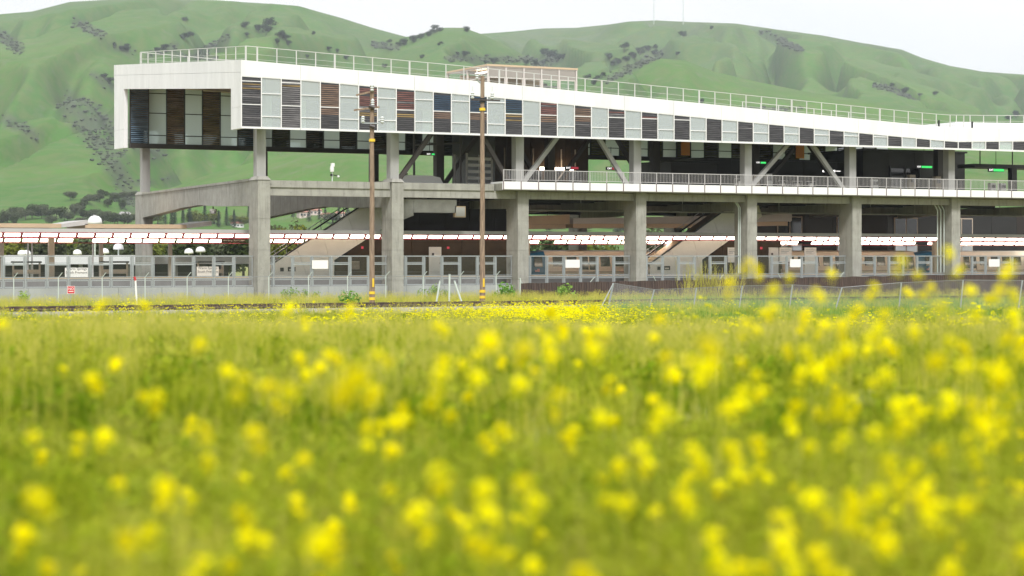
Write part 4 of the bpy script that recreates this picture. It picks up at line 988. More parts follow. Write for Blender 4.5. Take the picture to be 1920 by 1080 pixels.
def trunkmesh(h, r, rs, limbs=4):
    mb = MB(); r_ = random.Random(rs); mb.tube((0,0,-.3),(0,0,h*.5),r,r*.7,n=7); mb.tube((0,0,h*.5),(.04*h,0,h*.85),r*.7,r*.25,n=6)
    for k in range(limbs):
        t = 6.28*k/limbs+r_.random(); z = h*r_.uniform(.3,.55); mb.tube((0,0,z),(math.cos(t)*h*.28,math.sin(t)*h*.28,z+h*.3),r*.4,r*.12,n=5)
    return mb.mesh('trunk', M['bark'])
def oakblobs(rs):
    r_ = random.Random(rs); n = r_.randint(5,8)
    return [(r_.uniform(-.32,.32), r_.uniform(-.32,.32), r_.uniform(.34,.68), r_.uniform(.20,.34), r_.uniform(.17,.28)) for _ in range(n)]
OAK = [(leafball(520, oakblobs(s), .055, s).mesh('crown', M['oak']), trunkmesh(.7,.035,s)) for s in range(5)]
BRO = {k: [(leafball(1500, oakblobs(20+s+o), .040, s).mesh('crown', M[m_]), trunkmesh(.75,.03,s)) for s in range(3)] for o, (k, m_) in enumerate((('dark','tree1'),('yellow','tree2'),('grey','tree3')))}
def conif(s):
    mb = MB(); r_ = random.Random(s)
    for k in range(900):
        z = .08+.9*r_.random(); R = .20*(1-z)**.8*(.55+.45*abs(math.sin(z*34+s)))+.01; t = r_.uniform(0,6.28); q = R*r_.random()**.4
        p = Vector((q*math.cos(t), q*math.sin(t), z)); d = Vector((math.cos(t),math.sin(t),-.5)).normalized(); b = Vector((-math.sin(t),math.cos(t),.2)); L_ = .032*r_.uniform(.6,1.3)
        mb.add([p-d*L_, p-b*L_*.5, p+d*L_, p+b*L_*.5], [(0,1,2,3)])
    tr = MB(); tr.tube((0,0,-.03),(0,0,.95),.018,.003,n=6)
    return mb.mesh('crown', M['conif']), tr.mesh('trunk', M['bark'])
CON = [conif(s) for s in range(3)]
def plant_tree(protos, p, h, wd, label, group, cat='tree', name='tree'):
    cm, tm = protos[rnd.randrange(len(protos))]
    t = thing(name, label, cat, tuple(p), group); rz = rnd.uniform(0,6.28)
    link('crown', cm, t, rot=(0,0,rz), sc=(wd,wd,h)); link('trunk', tm, t, rot=(0,0,rz), sc=(wd,wd,h)); return t
OAKS = [('dark oak in the clump high on the left hill', [(459,52,15),(485,61,19),(508,54,24),(499,66,20),(524,74,18),(537,78,16),(519,84,14),(462,70,10),(540,88,12)]),
 ('dark oak beside the thicket at the crest of the middle hill', [(758,86,17),(776,80,17),(789,73,14),(803,69,13),(820,60,17),(747,88,12),(812,64,12)]),
 ('single oak on the rounded top of the middle hill', [(875,60,13)]),
 ('dark oak in the dense group above the rooftop penthouse', [(1020,104,17),(1031,110,20),(1046,117,18),(1020,121,14),(1004,124,14),(985,123,12),(1039,106,13),(1056,112,12)]),
 ('dark oak in the long diagonal belt right of the penthouse', [(1170,94,17),(1143,115,15),(1150,127,13),(1174,119,15),(1186,112,17),(1201,104,17),(1216,99,15),(1226,105,12),(1229,95,11),(1160,122,13),(1130,146,12),(1119,152,13),(1101,150,13),(1112,160,11)]),
 ('small round oak standing right of the diagonal belt', [(1241,107,9),(1270,105,9)]),
 ('lone oak high on the right hill beneath the second mast', [(1282,71,15)]), ('tiny oak near the crest of the right hill', [(1334,56,9)]),
 ('small oak scattered across the slope above the white roof at left', [(588,66,9),(615,95,10),(632,101,9),(648,112,10),(575,112,9)]),
 ('oak on the slope above the left end of the roof railing', [(345,75,18),(358,70,13),(348,42,11),(310,96,15),(296,99,12),(240,99,15),(228,96,12),(214,90,12),(238,92,10),(206,160,15),(194,150,13)]),
 ('oak on the middle hill slope left of the penthouse', [(870,108,15),(858,106,9),(925,121,14),(911,122,10),(729,82,10),(825,85,9),(720,128,10),(790,110,9)]),
 ('small dark oak low on the right hill above the railing', [(1316,194,11),(1672,165,10),(1695,176,14),(1755,180,11),(1724,182,8),(1640,160,7),(1905,222,16),(1893,228,14)])]
for lab, pts in OAKS:
    for px, py, s in pts:
        h_ = hill_hit(px, py)
        if h_ is None: continue
        p, d = h_; w_ = 1.12*s*d/FPX; plant_tree(OAK, (p.x,p.y,p.z-.08*w_), w_*.98, w_*1.15, lab, 'oaks on the hills')
# scrub in the gullies: one mass
mb = MB(); r_ = random.Random(5)
bm = bmesh.new(); bmesh.ops.create_icosphere(bm, subdivisions=1, radius=1); ico_v = [v.co.copy() for v in bm.verts]; ico_f = [tuple(v.index for v in f.verts) for f in bm.faces]; bm.free()
cand = np.argwhere(scr_seg > .3); r2 = np.random.RandomState(4); r2.shuffle(cand); cnt = 0
for i, j in cand:
    if cnt >= 4600: break
    if PYH[i,j] > 430 or PXH[i,j] < -150 or PXH[i,j] > 2050 or DH[i,j] < 1150: continue
    if r2.rand() > scr_seg[i,j]: continue
    cnt += 1; R = r_.uniform(1.0,3.2)*DH[i,j]/2400; c = Vector((CX+CT*RH[i,j]+ST*DH[i,j]+r_.uniform(-4,4), CY-ST*RH[i,j]+CT*DH[i,j]+r_.uniform(-4,4), ZH[i,j]))
    mb.add([c+Vector((v.x*R*r_.uniform(.75,1.25), v.y*R*r_.uniform(.75,1.25), v.z*R*.5*r_.uniform(.7,1.3)+R*.2)) for v in ico_v], ico_f)
mb.build('hill_scrub', M['scrub'], kind='stuff')
# treeline at the foot of the hills
def row(n, x0, x1, y0, y1, s0, s1, kinds, lab, grp):
    for k in range(n):
        px = x0+(x1-x0)*(k+rnd.uniform(.1,.9))/n; py = rnd.uniform(y0,y1); h_ = hill_hit(px, py)
        if h_ is None: continue
        p, d = h_; s = rnd.uniform(s0,s1)*d/FPX; kd = rnd.choice(kinds)
        plant_tree(CON if kd == 'con' else BRO[kd], p, s*(1.3 if kd == 'con' else 1), s*1.3, lab, grp, 'tree', 'pine_tree' if kd == 'con' else 'tree')
row(26, 0, 245, 402, 424, 18, 30, ['dark','grey','grey'], 'grey green tree in the wood at the foot of the left hill', 'trees at the foot of the left hill')
row(12, 130, 246, 372, 398, 16, 24, ['grey','dark'], 'grey green tree where the left gully meets the wood', 'trees at the foot of the left hill')
row(14, 285, 470, 420, 428, 24, 34, ['con','con','dark','yellow'], 'tall tree seen beneath the first haunched beam', 'trees under the first beam')
row(12, 540, 720, 408, 424, 20, 30, ['con','con','grey'], 'dark conifer behind the pale houses seen under the second bay', 'conifers behind the houses')
row(10, 980, 1270, 426, 440, 16, 26, ['dark','grey','yellow'], 'dull green tree glimpsed above the canopy beneath the deck', 'trees glimpsed beneath the deck')
for k in range(30):
    px = -60+20.5*k+rnd.uniform(-6,6); d = rnd.uniform(255,330); p = look(px, 480, d); kd = rnd.choice(['dark','dark','dark','yellow','grey'])
    plant_tree(BRO[kd], (p.x,p.y,-.1), rnd.uniform(6.2,8.2), rnd.uniform(7,9.5), '%s bushy tree under the platform canopy lights, %s' % ({'dark':'dark green','yellow':'yellow green','grey':'dull grey green'}[kd], 'at the left edge' if px < 105 else 'left of the far column' if px < 240 else 'right of the far column' if px < 350 else 'by the first column' if px < 470 else 'right of the first column'), 'trees behind the platform')
for px, top, d, kd, wd, lab in ((548,382,260,'grey',5.5,'loose grey green tree standing behind the screen right of the first column'),(532,415,230,'yellow',4,'yellow green bush beside the first column'),(572,410,250,'yellow',5,'yellow green bush beneath the pale houses'),
                            (1030,412,270,'dark',8,'dark tree above the blue train front'),(1225,412,260,'grey',7,'grey green tree just right of the fourth column'),(1085,416,280,'yellow',9,'yellow green tree above the train roof')):
    p = look(px, top, d); plant_tree(BRO[kd], (p.x,p.y,-.1), p.z+.1, wd, lab, None)
for px in (389, 145): 
    p = look(px, 487, 190); plant_tree(CON, (p.x,p.y,-.1), p.z+.1, 4, 'narrow dark cypress behind the %s station sign' % ('right' if px > 200 else 'left'), None, 'tree', 'cypress_tree')
# houses
def house(px, py, wpx, hpx, wm, rm, lab):
    h_ = hill_hit(px, py)
    if h_ is None: return
    p, d = h_; s = d/FPX; W = wpx*s; Hh = hpx*s; D = W*.7
    t = thing('house', lab, 'house', (p.x,p.y,p.z), 'houses at the foot of the hills'); x, y, z = p
    wl = MB().box(x-W/2,x+W/2,y,y+D,z-3,z+Hh).build('wall', wm, t)
    MB().add([(x-W*.56,y-D*.1,z+Hh),(x+W*.56,y-D*.1,z+Hh),(x+W*.56,y+D*1.1,z+Hh),(x-W*.56,y+D*1.1,z+Hh),(x-W*.38,y+D/2,z+Hh*1.5),(x+W*.38,y+D/2,z+Hh*1.5)],[(0,1,5,4),(1,2,5),(2,3,4,5),(3,0,4),(3,2,1,0)]).build('roof', rm, t)
    for k in range(3): MB().box(x-W*.4+W*.3*k,x-W*.4+W*.3*k+W*.15,y-.08,y-.002,z+Hh*.35,z+Hh*.72).build('window', M['hwin'], t)
for a in [(185,415,22,8,M['hw2'],M['hr2'],'white house with grey roof right of the big dome lamp'),(212,413,26,9,M['hw2'],M['hr2'],'middle one of the white grey roofed houses left of the far column'),(236,411,20,9,M['hw2'],M['hr2'],'white house touching the far column at left'),
          (447,427,22,8,M['hw2'],M['hr'],'white house with red roof beneath the first beam'),(572,408,22,10,M['hw'],M['hr'],'leftmost pinkish house under the second bay'),(592,404,26,9,M['hw'],M['hr'],'biggest pinkish house under the second bay'),
          (616,411,22,8,M['hw'],M['hr'],'lower pinkish house beneath the biggest one'),(640,409,18,8,M['hw'],M['hr'],'rightmost pinkish house near the escalator')]: house(*a)
for px, top, lab in ((1226,-14,'thin pale radio mast, left one on the crest of the right hill'),(1281,-10,'thin pale radio mast, right one on the crest of the right hill')):
    h_ = hill_hit(px, 46)
    if h_:
        p, d = h_; H_ = (38-top)*d/FPX; t = thing('radio_mast', lab, 'mast', tuple(p)); b = MB()
        for q in range(3): b.tube((p.x+.8*math.cos(q*2.1),p.y+.8*math.sin(q*2.1),p.z-6),(p.x+.35*math.cos(q*2.1),p.y+.35*math.sin(q*2.1),p.z+H_),.22,.18,n=5)
        b.build('lattice_legs', M['galp'], t, kind='stuff'); c = MB()
        for k in range(14): z = p.z+H_*k/14; c.tube((p.x-.7,p.y,z),(p.x+.7,p.y,z+H_/14),.12,n=4)
        c.build('lattice_bracing', M['galp'], t, kind='stuff')

# ------------------------------------------------------------------ utility poles
def G(x, y): return (x, y, gz(x, y))
def upole(px, top, d, lab, kind):
    p = look(px, top, d); x, y = p.x, p.y; z0 = gz(x,y); t = thing('utility_pole', lab, 'utility pole', (x,y,z0))
    n = 7; mb = MB()
    for k in range(n):
        a = z0-.5+(p.z-z0+.5)*k/n; b = z0-.5+(p.z-z0+.5)*(k+1)/n; r = lambda q: .185-.055*(q-z0)/(p.z-z0)
        mb.tube((x+.01*math.sin(k*2.1),y,a),(x+.01*math.sin((k+1)*2.1),y,b),r(a),r(b),n=14,caps=(k in (0,n-1)))
    mb.build('pole_shaft', M['wood'], t, smooth=False)
    zz = lambda py: EYE+(479.5-py)*d/FPX
    rt = Vector((CT,-ST,0)); fw = Vector((ST,CT,0)); s = d/FPX
    def at(qx, py, back=-.2): return Vector((x,y,0))+rt*((qx-px)*s)+fw*back+Vector((0,0,zz(py)))
    bands = (263,549,560) if kind == 1 else (205,546,557)
    for b in bands: MB().tube((x,y,zz(b)-.09),(x,y,zz(b)+.09),.205,.20,n=14).build('yellow_band', M['yband'], t)
    MB().box(x-.06,x+.06,y-.215,y-.18,zz(530)-.28,zz(530)+.28).build('number_plate', M['yband'], t)
    def insul(qx, py, h=.55):
        q = at(qx, py); b = MB(); b.lathe(tuple(q),[(0,0),(.09,.02),(.14,.10),(.07,.16),(.15,.24),(.07,.30),(.14,.38),(.05,.46),(.04,h),(0,h+.02)],10); b.build('insulator', M['porc'], t)
    def arm(a, b, m='wood', w_=.11): MB().beam(at(*a), at(*b), w_, w_).build('crossarm', M[m], t)
    if kind == 1:
        arm((664,207),(712,201)); arm((668,179),(694,173)); arm((679,231),(724,232),'gal',.08)
        insul(681,231,.30); insul(717,232,.42); insul(699,200,.5); insul(698,172,.5)
        MB().tube(at(678,231),at(678,221),.05).build('bracket', M['gal'], t); MB().tube(at(693,199,-.22),at(703,203,-.22),.14).build('clamp', M['dsteel'], t); MB().tube(at(694,236,-.2),at(703,239,-.2),.13).build('clamp', M['dsteel'], t)
    else:
        arm((884,187),(938,189),'dsteel',.10); insul(886,186,.85); insul(923,187,.85); insul(894.5,150,.7)
        MB().tube(at(897,188,-.02)-Vector((0,0,.14)),at(897,188,-.02)+Vector((0,0,.14)),.2).build('clamp', M['dsteel'], t) if False else None
        MB().tube((x,y,zz(192)),(x,y,zz(184)),.215,n=12).build('clamp', M['black'], t); MB().tube(at(894.5,150),at(901,156,-.1),.05).build('bracket', M['gal'], t)
    return t, at
upole(697.5, 162, 132, 'brown wooden utility pole with three crossarms, left one of the two', 1)
upole(904.5, 142, 133, 'brown wooden utility pole with single crossarm, right and taller one', 2)
# leaning pipes between the poles, white marker post, red sign
for a, b, lab in (((825,527),(816,574),'pale pipe leaning right beside the right utility pole, leftmost of three'),((843,515),(842,565),'upright thin pale pipe, middle one between the leaning pipes'),((852,527),(870,566),'pale pipe leaning left by the right utility pole')):
    d = 136; p = look(a[0],a[1],d); q = look(b[0],b[1],d); q.z = gz(q.x,q.y)-.1
    t = thing('leaning_pipe', lab, 'pipe', tuple(q)); MB().tube(q,p,.065,n=8).build('pipe_shaft', M['galp'], t); MB().tube(p,p+(p-q).normalized()*.05,.08,n=8).build('pipe_cap', M['gal'], t)
p = look(254, 519, 140); z0 = gz(p.x,p.y); t = thing('marker_post', 'slim white marker post with red tip left of the first column', 'post', (p.x,p.y,z0))
MB().tube((p.x+.12,p.y,z0-.2),(p.x,p.y,p.z-.25),.07).build('shaft', M['whitepaint'], t); MB().tube((p.x,p.y,p.z-.25),(p.x-.08,p.y,p.z),.085).build('red_tip', M['red'], t)
p = look(133, 543.5, 141); z0 = gz(p.x,p.y); t = thing('warning_sign', 'small red warning sign reading NO in front of the low wall', 'sign', (p.x,p.y,z0))
MB().box(p.x-.27,p.x+.27,p.y-.02,p.y+.02,p.z-.27,p.z+.27).build('sign_plate', M['signw'], t); MB().box(p.x-.245,p.x+.245,p.y-.028,p.y-.021,p.z-.245,p.z+.245).build('red_panel', M['red'], t)
text('NO', .25, M['signw'], t, (p.x,p.y-.033,p.z+.07)); MB().box(p.x-.17,p.x+.17,p.y-.034,p.y-.029,p.z-.13,p.z-.08).build('small_print_bar', M['signw'], t); MB().tube((p.x,p.y+.06,z0-.2),(p.x,p.y+.06,p.z+.2),.035).build('post', M['gal'], t)
# ------------------------------------------------------------------ railway track in front
tr = thing('railway_track', 'rusty single railway track crossing in front of the station', 'railway track', (0,-26,.2))
struct(MB().prismx([(-29.2,-.05),(-28.2,.26),(-24.6,.26),(-23.6,-.05)], -60, 90), 'ballast', M['gravel'])
for v in (-27.1,-25.65):
    MB().prismx([(v-.07,.37),(v+.07,.37),(v+.06,.40),(v+.012,.41),(v+.012,.49),(v+.035,.50),(v+.035,.54),(v-.035,.54),(v-.035,.50),(v-.012,.49),(v-.012,.41),(v-.06,.40)], -60, 90).build('rail', M['railiron'], tr)
sl_ = MB().box(-.12,.12,-27.7+26,-25.05+26,.0,.12).mesh('sleeper', M['sleeper'])
for k in range(120): link('sleeper', sl_, tr, (-30+.62*k, rnd.uniform(-.05,.05), .05), (0,0,rnd.uniform(-.02,.02)))
struct(MB().prismx([(-31.4,-.08),(-30.6,.05),(-29.25,.06),(-29.2,-.08)], -11, 4), 'gravel_shoulder', M['gravel'])
# ------------------------------------------------------------------ chain link fences
def wires(mb, A, B, h0, h1, pitch=.10, w_=.011):
    "diagonal wire strips over the panel between two posts (A,B = base,top)"
    a0, a1 = A; b0, b1 = B; L_ = (b0-a0).length; H_ = (a1-a0).length; n = int((L_+H_)/pitch)
    P = lambda s, t: (a0.lerp(b0, s)).lerp(a1.lerp(b1, s), t)
    for k in range(n):
        o = k*pitch
        for sgn in (1, -1):
            s0, t0, s1, t1 = o-H_, 0., o, 1.
            if s0 < 0: t0 = -s0/H_; s0 = 0
            if s1 > L_: t1 = 1-(s1-L_)/H_; s1 = L_
            if t1-t0 < .03: continue
            if sgn > 0: p, q = P(s0/L_, t0), P(s1/L_, t1)
            else: p, q = P(1-s0/L_, t0), P(1-s1/L_, t1)
            dz = Vector((CT*w_, -ST*w_, 0))
            mb.add([p-dz, p+dz, q+dz, q-dz], [(0,1,2,3)])
cf_ = thing('chain_link_fence', 'barely visible chain link fence with slim pale posts before the low wall', 'fence', (-20,-2.2,0))
prev = None
for k in range(15):
    u = -22+3.15*k; v = -2.2; b = Vector((u,v,-.1)); tp = Vector((u,v,1.95))
    if u < 21.5:
        pm = MB(); pm.tube(b, tp, .035, n=7); pm.beam(tp, tp+Vector((.22,-.22,.35)), .04, .04); pm.build('post', M['galp'], cf_)
        if prev is not None:
            wm = MB(); wires(wm, prev, (b,tp), 0, 1, .12, .0030); wm.tube(prev[1],tp,.02,n=5)
            for hh in (.12,.24,.34): wm.tube(prev[1]+Vector((.22*hh/.35,-.22*hh/.35,hh)), tp+Vector((.22*hh/.35,-.22*hh/.35,hh)), .006, n=3)
            wm.build('wire_mesh', M['wire'], cf_, kind='stuff')
        prev = (b, tp)
rf_ = thing('leaning_wire_fence', 'sagging chain link fence with leaning posts in front of the brown fence', 'fence', tuple(look(1145,585,124)))
PS = [((1150,531),(1138,584),126),((1227,543),(1214,590),124),((1306,540),(1298,592),122),((1392,536),(1384,592),121),((1486,534),(1478,594),120),((1579,539),(1562,594),119),((1690,530),(1684,594),119),((1806,525),(1799,596),118),((1917,526),(1907,598),117),((2030,522),(2026,600),116)]
prev = None
for i, (a, b, d) in enumerate(PS):
    tp = look(a[0],a[1],d); bs = look(b[0],b[1],d); bs.z = gz(bs.x,bs.y)-.15
    MB().tube(bs, tp, .06 if i == 0 else .04, n=8).build('post', M['gal'], rf_)
    if i == 0: MB().tube(look(1150,531,126), look(1120,590,124), .03, n=6).build('brace', M['gal'], rf_)
    if prev is not None:
        wm = MB(); wires(wm, prev, (bs, tp), 0, 1, .10, .0055); wm.tube(prev[1],tp,.016,n=5); wm.build('wire_mesh', M['wire'], rf_, kind='stuff')
    prev = (bs, tp)
# brown sheet fence
bf = thing('brown_sheet_fence', 'low dark brown ribbed sheet fence running right from the third column', 'fence', (19,-3,0))
u_a = onv(976,540,-3)[0]; u_b = onv(2080,520,-3)[0]; np_ = 30
for k in range(np_):
    a = u_a+(u_b-u_a)*k/np_; b = u_a+(u_b-u_a)*(k+1)/np_-.02; zt_ = lambda u: 1.33+.47*min(1,(u-u_a)/40)+.02*math.sin(u*3)
    pl = [(a,-3.0)]; nr = 9; st = (b-a)/nr
    for j in range(nr):
        x = a+st*j; pl += [(x+st*.15,-3.0),(x+st*.3,-3.06),(x+st*.7,-3.06),(x+st*.85,-3.0)]
    pl += [(b,-3.0)]; front = pl; back = [(x,y+.03) for x,y in pl]; n = len(pl)
    mb = MB(); mb.add([(x,y,-.2) for x,y in front]+[(x,y,zt_(x)) for x,y in front]+[(x,y,-.2) for x,y in back]+[(x,y,zt_(x)) for x,y in back], [(i,i+1,n+i+1,n+i) for i in range(n-1)]+[(2*n+i+1,2*n+i,3*n+i,3*n+i+1) for i in range(n-1)]+[(n+i,n+i+1,3*n+i+1,3*n+i) for i in range(n-1)])
    mb.build('sheet_panel', M['rust'], bf)
    if k % 3 == 0:
        q = Vector((a+.2,-2.9,zt_(a))); MB().beam(q, q+Vector((.35,-.1,.42)) if k % 2 else q+Vector((-.3,-.1,.4)), .04, .04).build('barb_arm', M['galp'], bf)
MB().box(u_a-.06, u_a-.0, -3.05, -2.9, -.2, 1.75).build('end_post', M['galp'], bf)

# ------------------------------------------------------------------ meadow: grass, weeds and flowers
def blade(mb, x, y, h, w_, lean, az, seg=3):
    dx, dy = math.cos(az), math.sin(az); px_, py_ = -dy, dx; pts = []
    for k in range(seg+1):
        t = k/seg; o = lean*t*t; ww = w_*(1-t)**.7/2
        pts.append((x+dx*o, y+dy*o, h*t*(1-.12*t), ww))
    vs = []
    for X,Y,Z,W in pts[:-1]: vs += [(X-px_*W,Y-py_*W,Z),(X+px_*W,Y+py_*W,Z)]
    vs.append(pts[-1][:3]); fs = [(2*k,2*k+1,2*k+3,2*k+2) for k in range(seg-1)]+[(2*seg-2,2*seg-1,2*seg)]
    mb.add(vs, fs)
def tuft(nb, rad, h0, h1, w_, s, m, lean=.35):
    mb = MB(); r_ = random.Random(s)
    for _ in range(nb):
        q = rad*r_.random()**.5; t = r_.uniform(0,6.28); h = r_.uniform(h0,h1); blade(mb, q*math.cos(t), q*math.sin(t), h, w_*r_.uniform(.7,1.3), h*lean*r_.random(), r_.uniform(0,6.28))
    return mb.mesh('tuft', m)
def seedtuft(nb, rad, h0, h1, s, m, k_=1.0):
    mb = MB(); r_ = random.Random(s)
    for _ in range(nb):
        q = rad*r_.random()**.5; t = r_.uniform(0,6.28); h = r_.uniform(h0,h1); a = r_.uniform(0,6.28); ln = h*.22*r_.random(); x, y = q*math.cos(t), q*math.sin(t)
        blade(mb, x, y, h, .004*k_, ln, a, 2)
        ex, ey = x+math.cos(a)*ln, y+math.sin(a)*ln
        for j in range(7):
            z = h*.86-.09*k_**.5*h*j/7*1.2; b = r_.uniform(0,6.28); L_ = .035*k_**.7
            mb.add([(ex,ey,z),(ex+math.cos(b)*.008*k_,ey+math.sin(b)*.008*k_,z+L_*.5),(ex+math.cos(b)*.02*k_,ey+math.sin(b)*.02*k_,z+L_)],[(0,1,2)])
    return mb.mesh('tuft', m)
def floweret(mb, c, r, rs, n=4):
    t0 = rs.uniform(0,6.28); ax = Vector((rs.gauss(0,.5),rs.gauss(0,.5),1)).normalized(); e1 = ax.orthogonal().normalized(); e2 = ax.cross(e1)
    for k in range(n):
        t = t0+6.283*k/n; d = e1*math.cos(t)+e2*math.sin(t); s = e1*-math.sin(t)+e2*math.cos(t)
        mb.add([c, c+d*r*.65+s*r*.45+ax*r*.15, c+d*r+ax*r*.1, c+d*r*.65-s*r*.45+ax*r*.15], [(0,1,2,3)])
def headmesh(s, R=.027, n=26, fr_=.0125):
    mb = MB(); r_ = random.Random(s)
    for k in range(n):
        t = k*2.4; q = R*math.sqrt((k+.5)/n); floweret(mb, Vector((q*math.cos(t), q*math.sin(t), .018*(1-(q/R)**2)+r_.uniform(-.012,.006))), fr_*r_.uniform(.8,1.2), r_)
    for k in range(6): t = r_.uniform(0,6.28); q = R*r_.uniform(.6,1.0); floweret(mb, Vector((q*math.cos(t),q*math.sin(t),-.02-.02*r_.random())), fr_, r_)
    return mb.mesh('flower_head', M['petal'])
def leafytuft(s):
    me = leafball(70, [(0,0,.16,.13,.16),(.08,.05,.28,.09,.14)], .028, s).mesh('tuft', M['stem']); return me
def scatter(name, em, srcs, dens, seed, s0, s1, tilt=.12):
    cs = bpy.data.collections.new(name+'_sources')
    for i, me in enumerate(srcs): cs.objects.link(bpy.data.objects.new(name+'_source', me))
    ob = bpy.data.objects.new(name, em); COL.objects.link(ob); ob['kind'] = 'stuff'
    ng = bpy.data.node_groups.new(name, 'GeometryNodeTree'); ng.interface.new_socket('Geometry', in_out='INPUT', socket_type='NodeSocketGeometry'); ng.interface.new_socket('Geometry', in_out='OUTPUT', socket_type='NodeSocketGeometry')
    A = ng.nodes.new; K = ng.links.new
    gi = A('NodeGroupInput'); go = A('NodeGroupOutput'); dp = A('GeometryNodeDistributePointsOnFaces'); dp.inputs['Seed'].default_value = seed
    na = A('GeometryNodeInputNamedAttribute'); na.data_type = 'FLOAT'; na.inputs['Name'].default_value = 'dens'
    mu = A('ShaderNodeMath'); mu.operation = 'MULTIPLY'; mu.inputs[1].default_value = dens; K(na.outputs[0], mu.inputs[0]); K(mu.outputs[0], dp.inputs['Density'])
    ci = A('GeometryNodeCollectionInfo'); ci.inputs['Collection'].default_value = cs; ci.inputs['Separate Children'].default_value = True; ci.inputs['Reset Children'].default_value = True
    ip_ = A('GeometryNodeInstanceOnPoints'); ip_.inputs['Pick Instance'].default_value = True
    rv = A('FunctionNodeRandomValue'); rv.data_type = 'FLOAT_VECTOR'; rv.inputs[0].default_value = (-tilt,-tilt,0); rv.inputs[1].default_value = (tilt,tilt,6.283)
    rs_ = A('FunctionNodeRandomValue'); rs_.data_type = 'FLOAT'; rs_.inputs[2].default_value = s0; rs_.inputs[3].default_value = s1; rs_.inputs['Seed'].default_value = seed+5
    K(gi.outputs[0], dp.inputs['Mesh']); K(dp.outputs['Points'], ip_.inputs['Points']); K(ci.outputs[0], ip_.inputs['Instance']); K(rv.outputs[0], ip_.inputs['Rotation']); K(rs_.outputs[1], ip_.inputs['Scale']); K(ip_.outputs[0], go.inputs[0])
    md = ob.modifiers.new('scatter', 'NODES'); md.node_group = ng; return ob
def wedge(name, d0, d1, nd, densf, half=.34, na=60):
    a = np.linspace(-1, 1, na); d = np.linspace(d0, d1, nd); D, A_ = np.meshgrid(d, a, indexing='ij'); R = (D*half+7.5)*A_
    return gridmesh(name, CX+CT*R+ST*D, CY-ST*R+CT*D, gz_fr(D,R)-.02, None, dict(dens=np.clip(densf(D,R),0,3)))
patch = lambda D, R: .72+1.3*fbm(R*.25+3, D*.12, 3)
def cut(D, R):      # keep the track bed clear, towards the left of the view
    v = CY-ST*R+CT*D; u = CX+CT*R+ST*D
    bed = (v > -29.9) & (v < -23.4); near = (v > -42) & (v <= -29.9) & (u < 8); lo = np.where(u < 6, .06, np.where(u < 12, .3, .75)); return np.where(bed, lo, np.where(near, .28, 1.0))
g1 = [tuft(16,.10,.24,.52,.007,1,M['grass']), tuft(16,.10,.25,.56,.006,2,M['grass']), tuft(12,.10,.25,.50,.010,3,M['grass'],.5), seedtuft(6,.10,.40,.70,4,M['straw']), seedtuft(8,.1,.36,.62,5,M['grass']), leafytuft(1), leafytuft(2)]
scatter('meadow_grass', wedge('meadow_grass', .6, 15, 32, lambda D,R: patch(D,R)), g1, 85, 1, .6, 1.0)
g2 = [tuft(16,.20,.30,.62,.013,11,M['grass']), tuft(16,.20,.32,.70,.012,12,M['grass']), tuft(12,.2,.25,.5,.018,13,M['grass'],.5), seedtuft(9,.2,.42,.80,14,M['straw'],1.8), seedtuft(10,.2,.4,.75,15,M['grass'],1.8), leafball(90, [(0,0,.18,.2,.18),(.1,.05,.32,.14,.16)], .04, 16).mesh('tuft', M['stem'])]
scatter('meadow_grass', wedge('meadow_grass', 15, 46, 30, lambda D,R: patch(D,R)), g2, 36, 2, .8, 1.2)
g3 = [tuft(18,.36,.26,.58,.026,21,M['grass']), tuft(18,.36,.28,.60,.024,22,M['grass']), tuft(14,.36,.22,.45,.034,23,M['grass'],.5), seedtuft(10,.36,.36,.70,24,M['straw'],3.2), seedtuft(12,.36,.4,.66,25,M['grass'],3.2)]
scatter('meadow_grass', wedge('meadow_grass', 46, 116, 50, lambda D,R: patch(D,R)*cut(D,R)), g3, 11, 3, .75, 1.15)
# near the track and wall: rougher weeds; at the right a cooler green bank
g4 = [tuft(18,.32,.25,.7,.024,31,M['grass']), seedtuft(12,.34,.5,1.0,32,M['straw'],3.4), tuft(16,.32,.2,.5,.03,33,M['vetch'],.6), seedtuft(10,.34,.4,.9,34,M['straw'],3.0)]
scatter('trackside_weeds', wedge('trackside_weeds', 108, 172, 46, lambda D,R: np.where((CY-ST*R+CT*D) < -.3, 1, 0)*patch(D,R)*cut(D,R)*(.9-.5*sstep(0,20,R))), g4, 6, 4, .6, 1.15)
g5 = [tuft(22,.38,.25,.6,.030,41,M['vetch'],.7), tuft(20,.38,.3,.75,.026,42,M['vetch'],.6), tuft(18,.36,.2,.5,.03,43,M['grass'],.6)]
scatter('green_bank_weeds', wedge('green_bank_weeds', 100, 150, 30, lambda D,R: np.where((CY-ST*R+CT*D) < -4, 1, 0)*sstep(4,10,R)*(.7+.8*fbm(R*.2,D*.15+7,3))), g5, 9, 5, .8, 1.3)
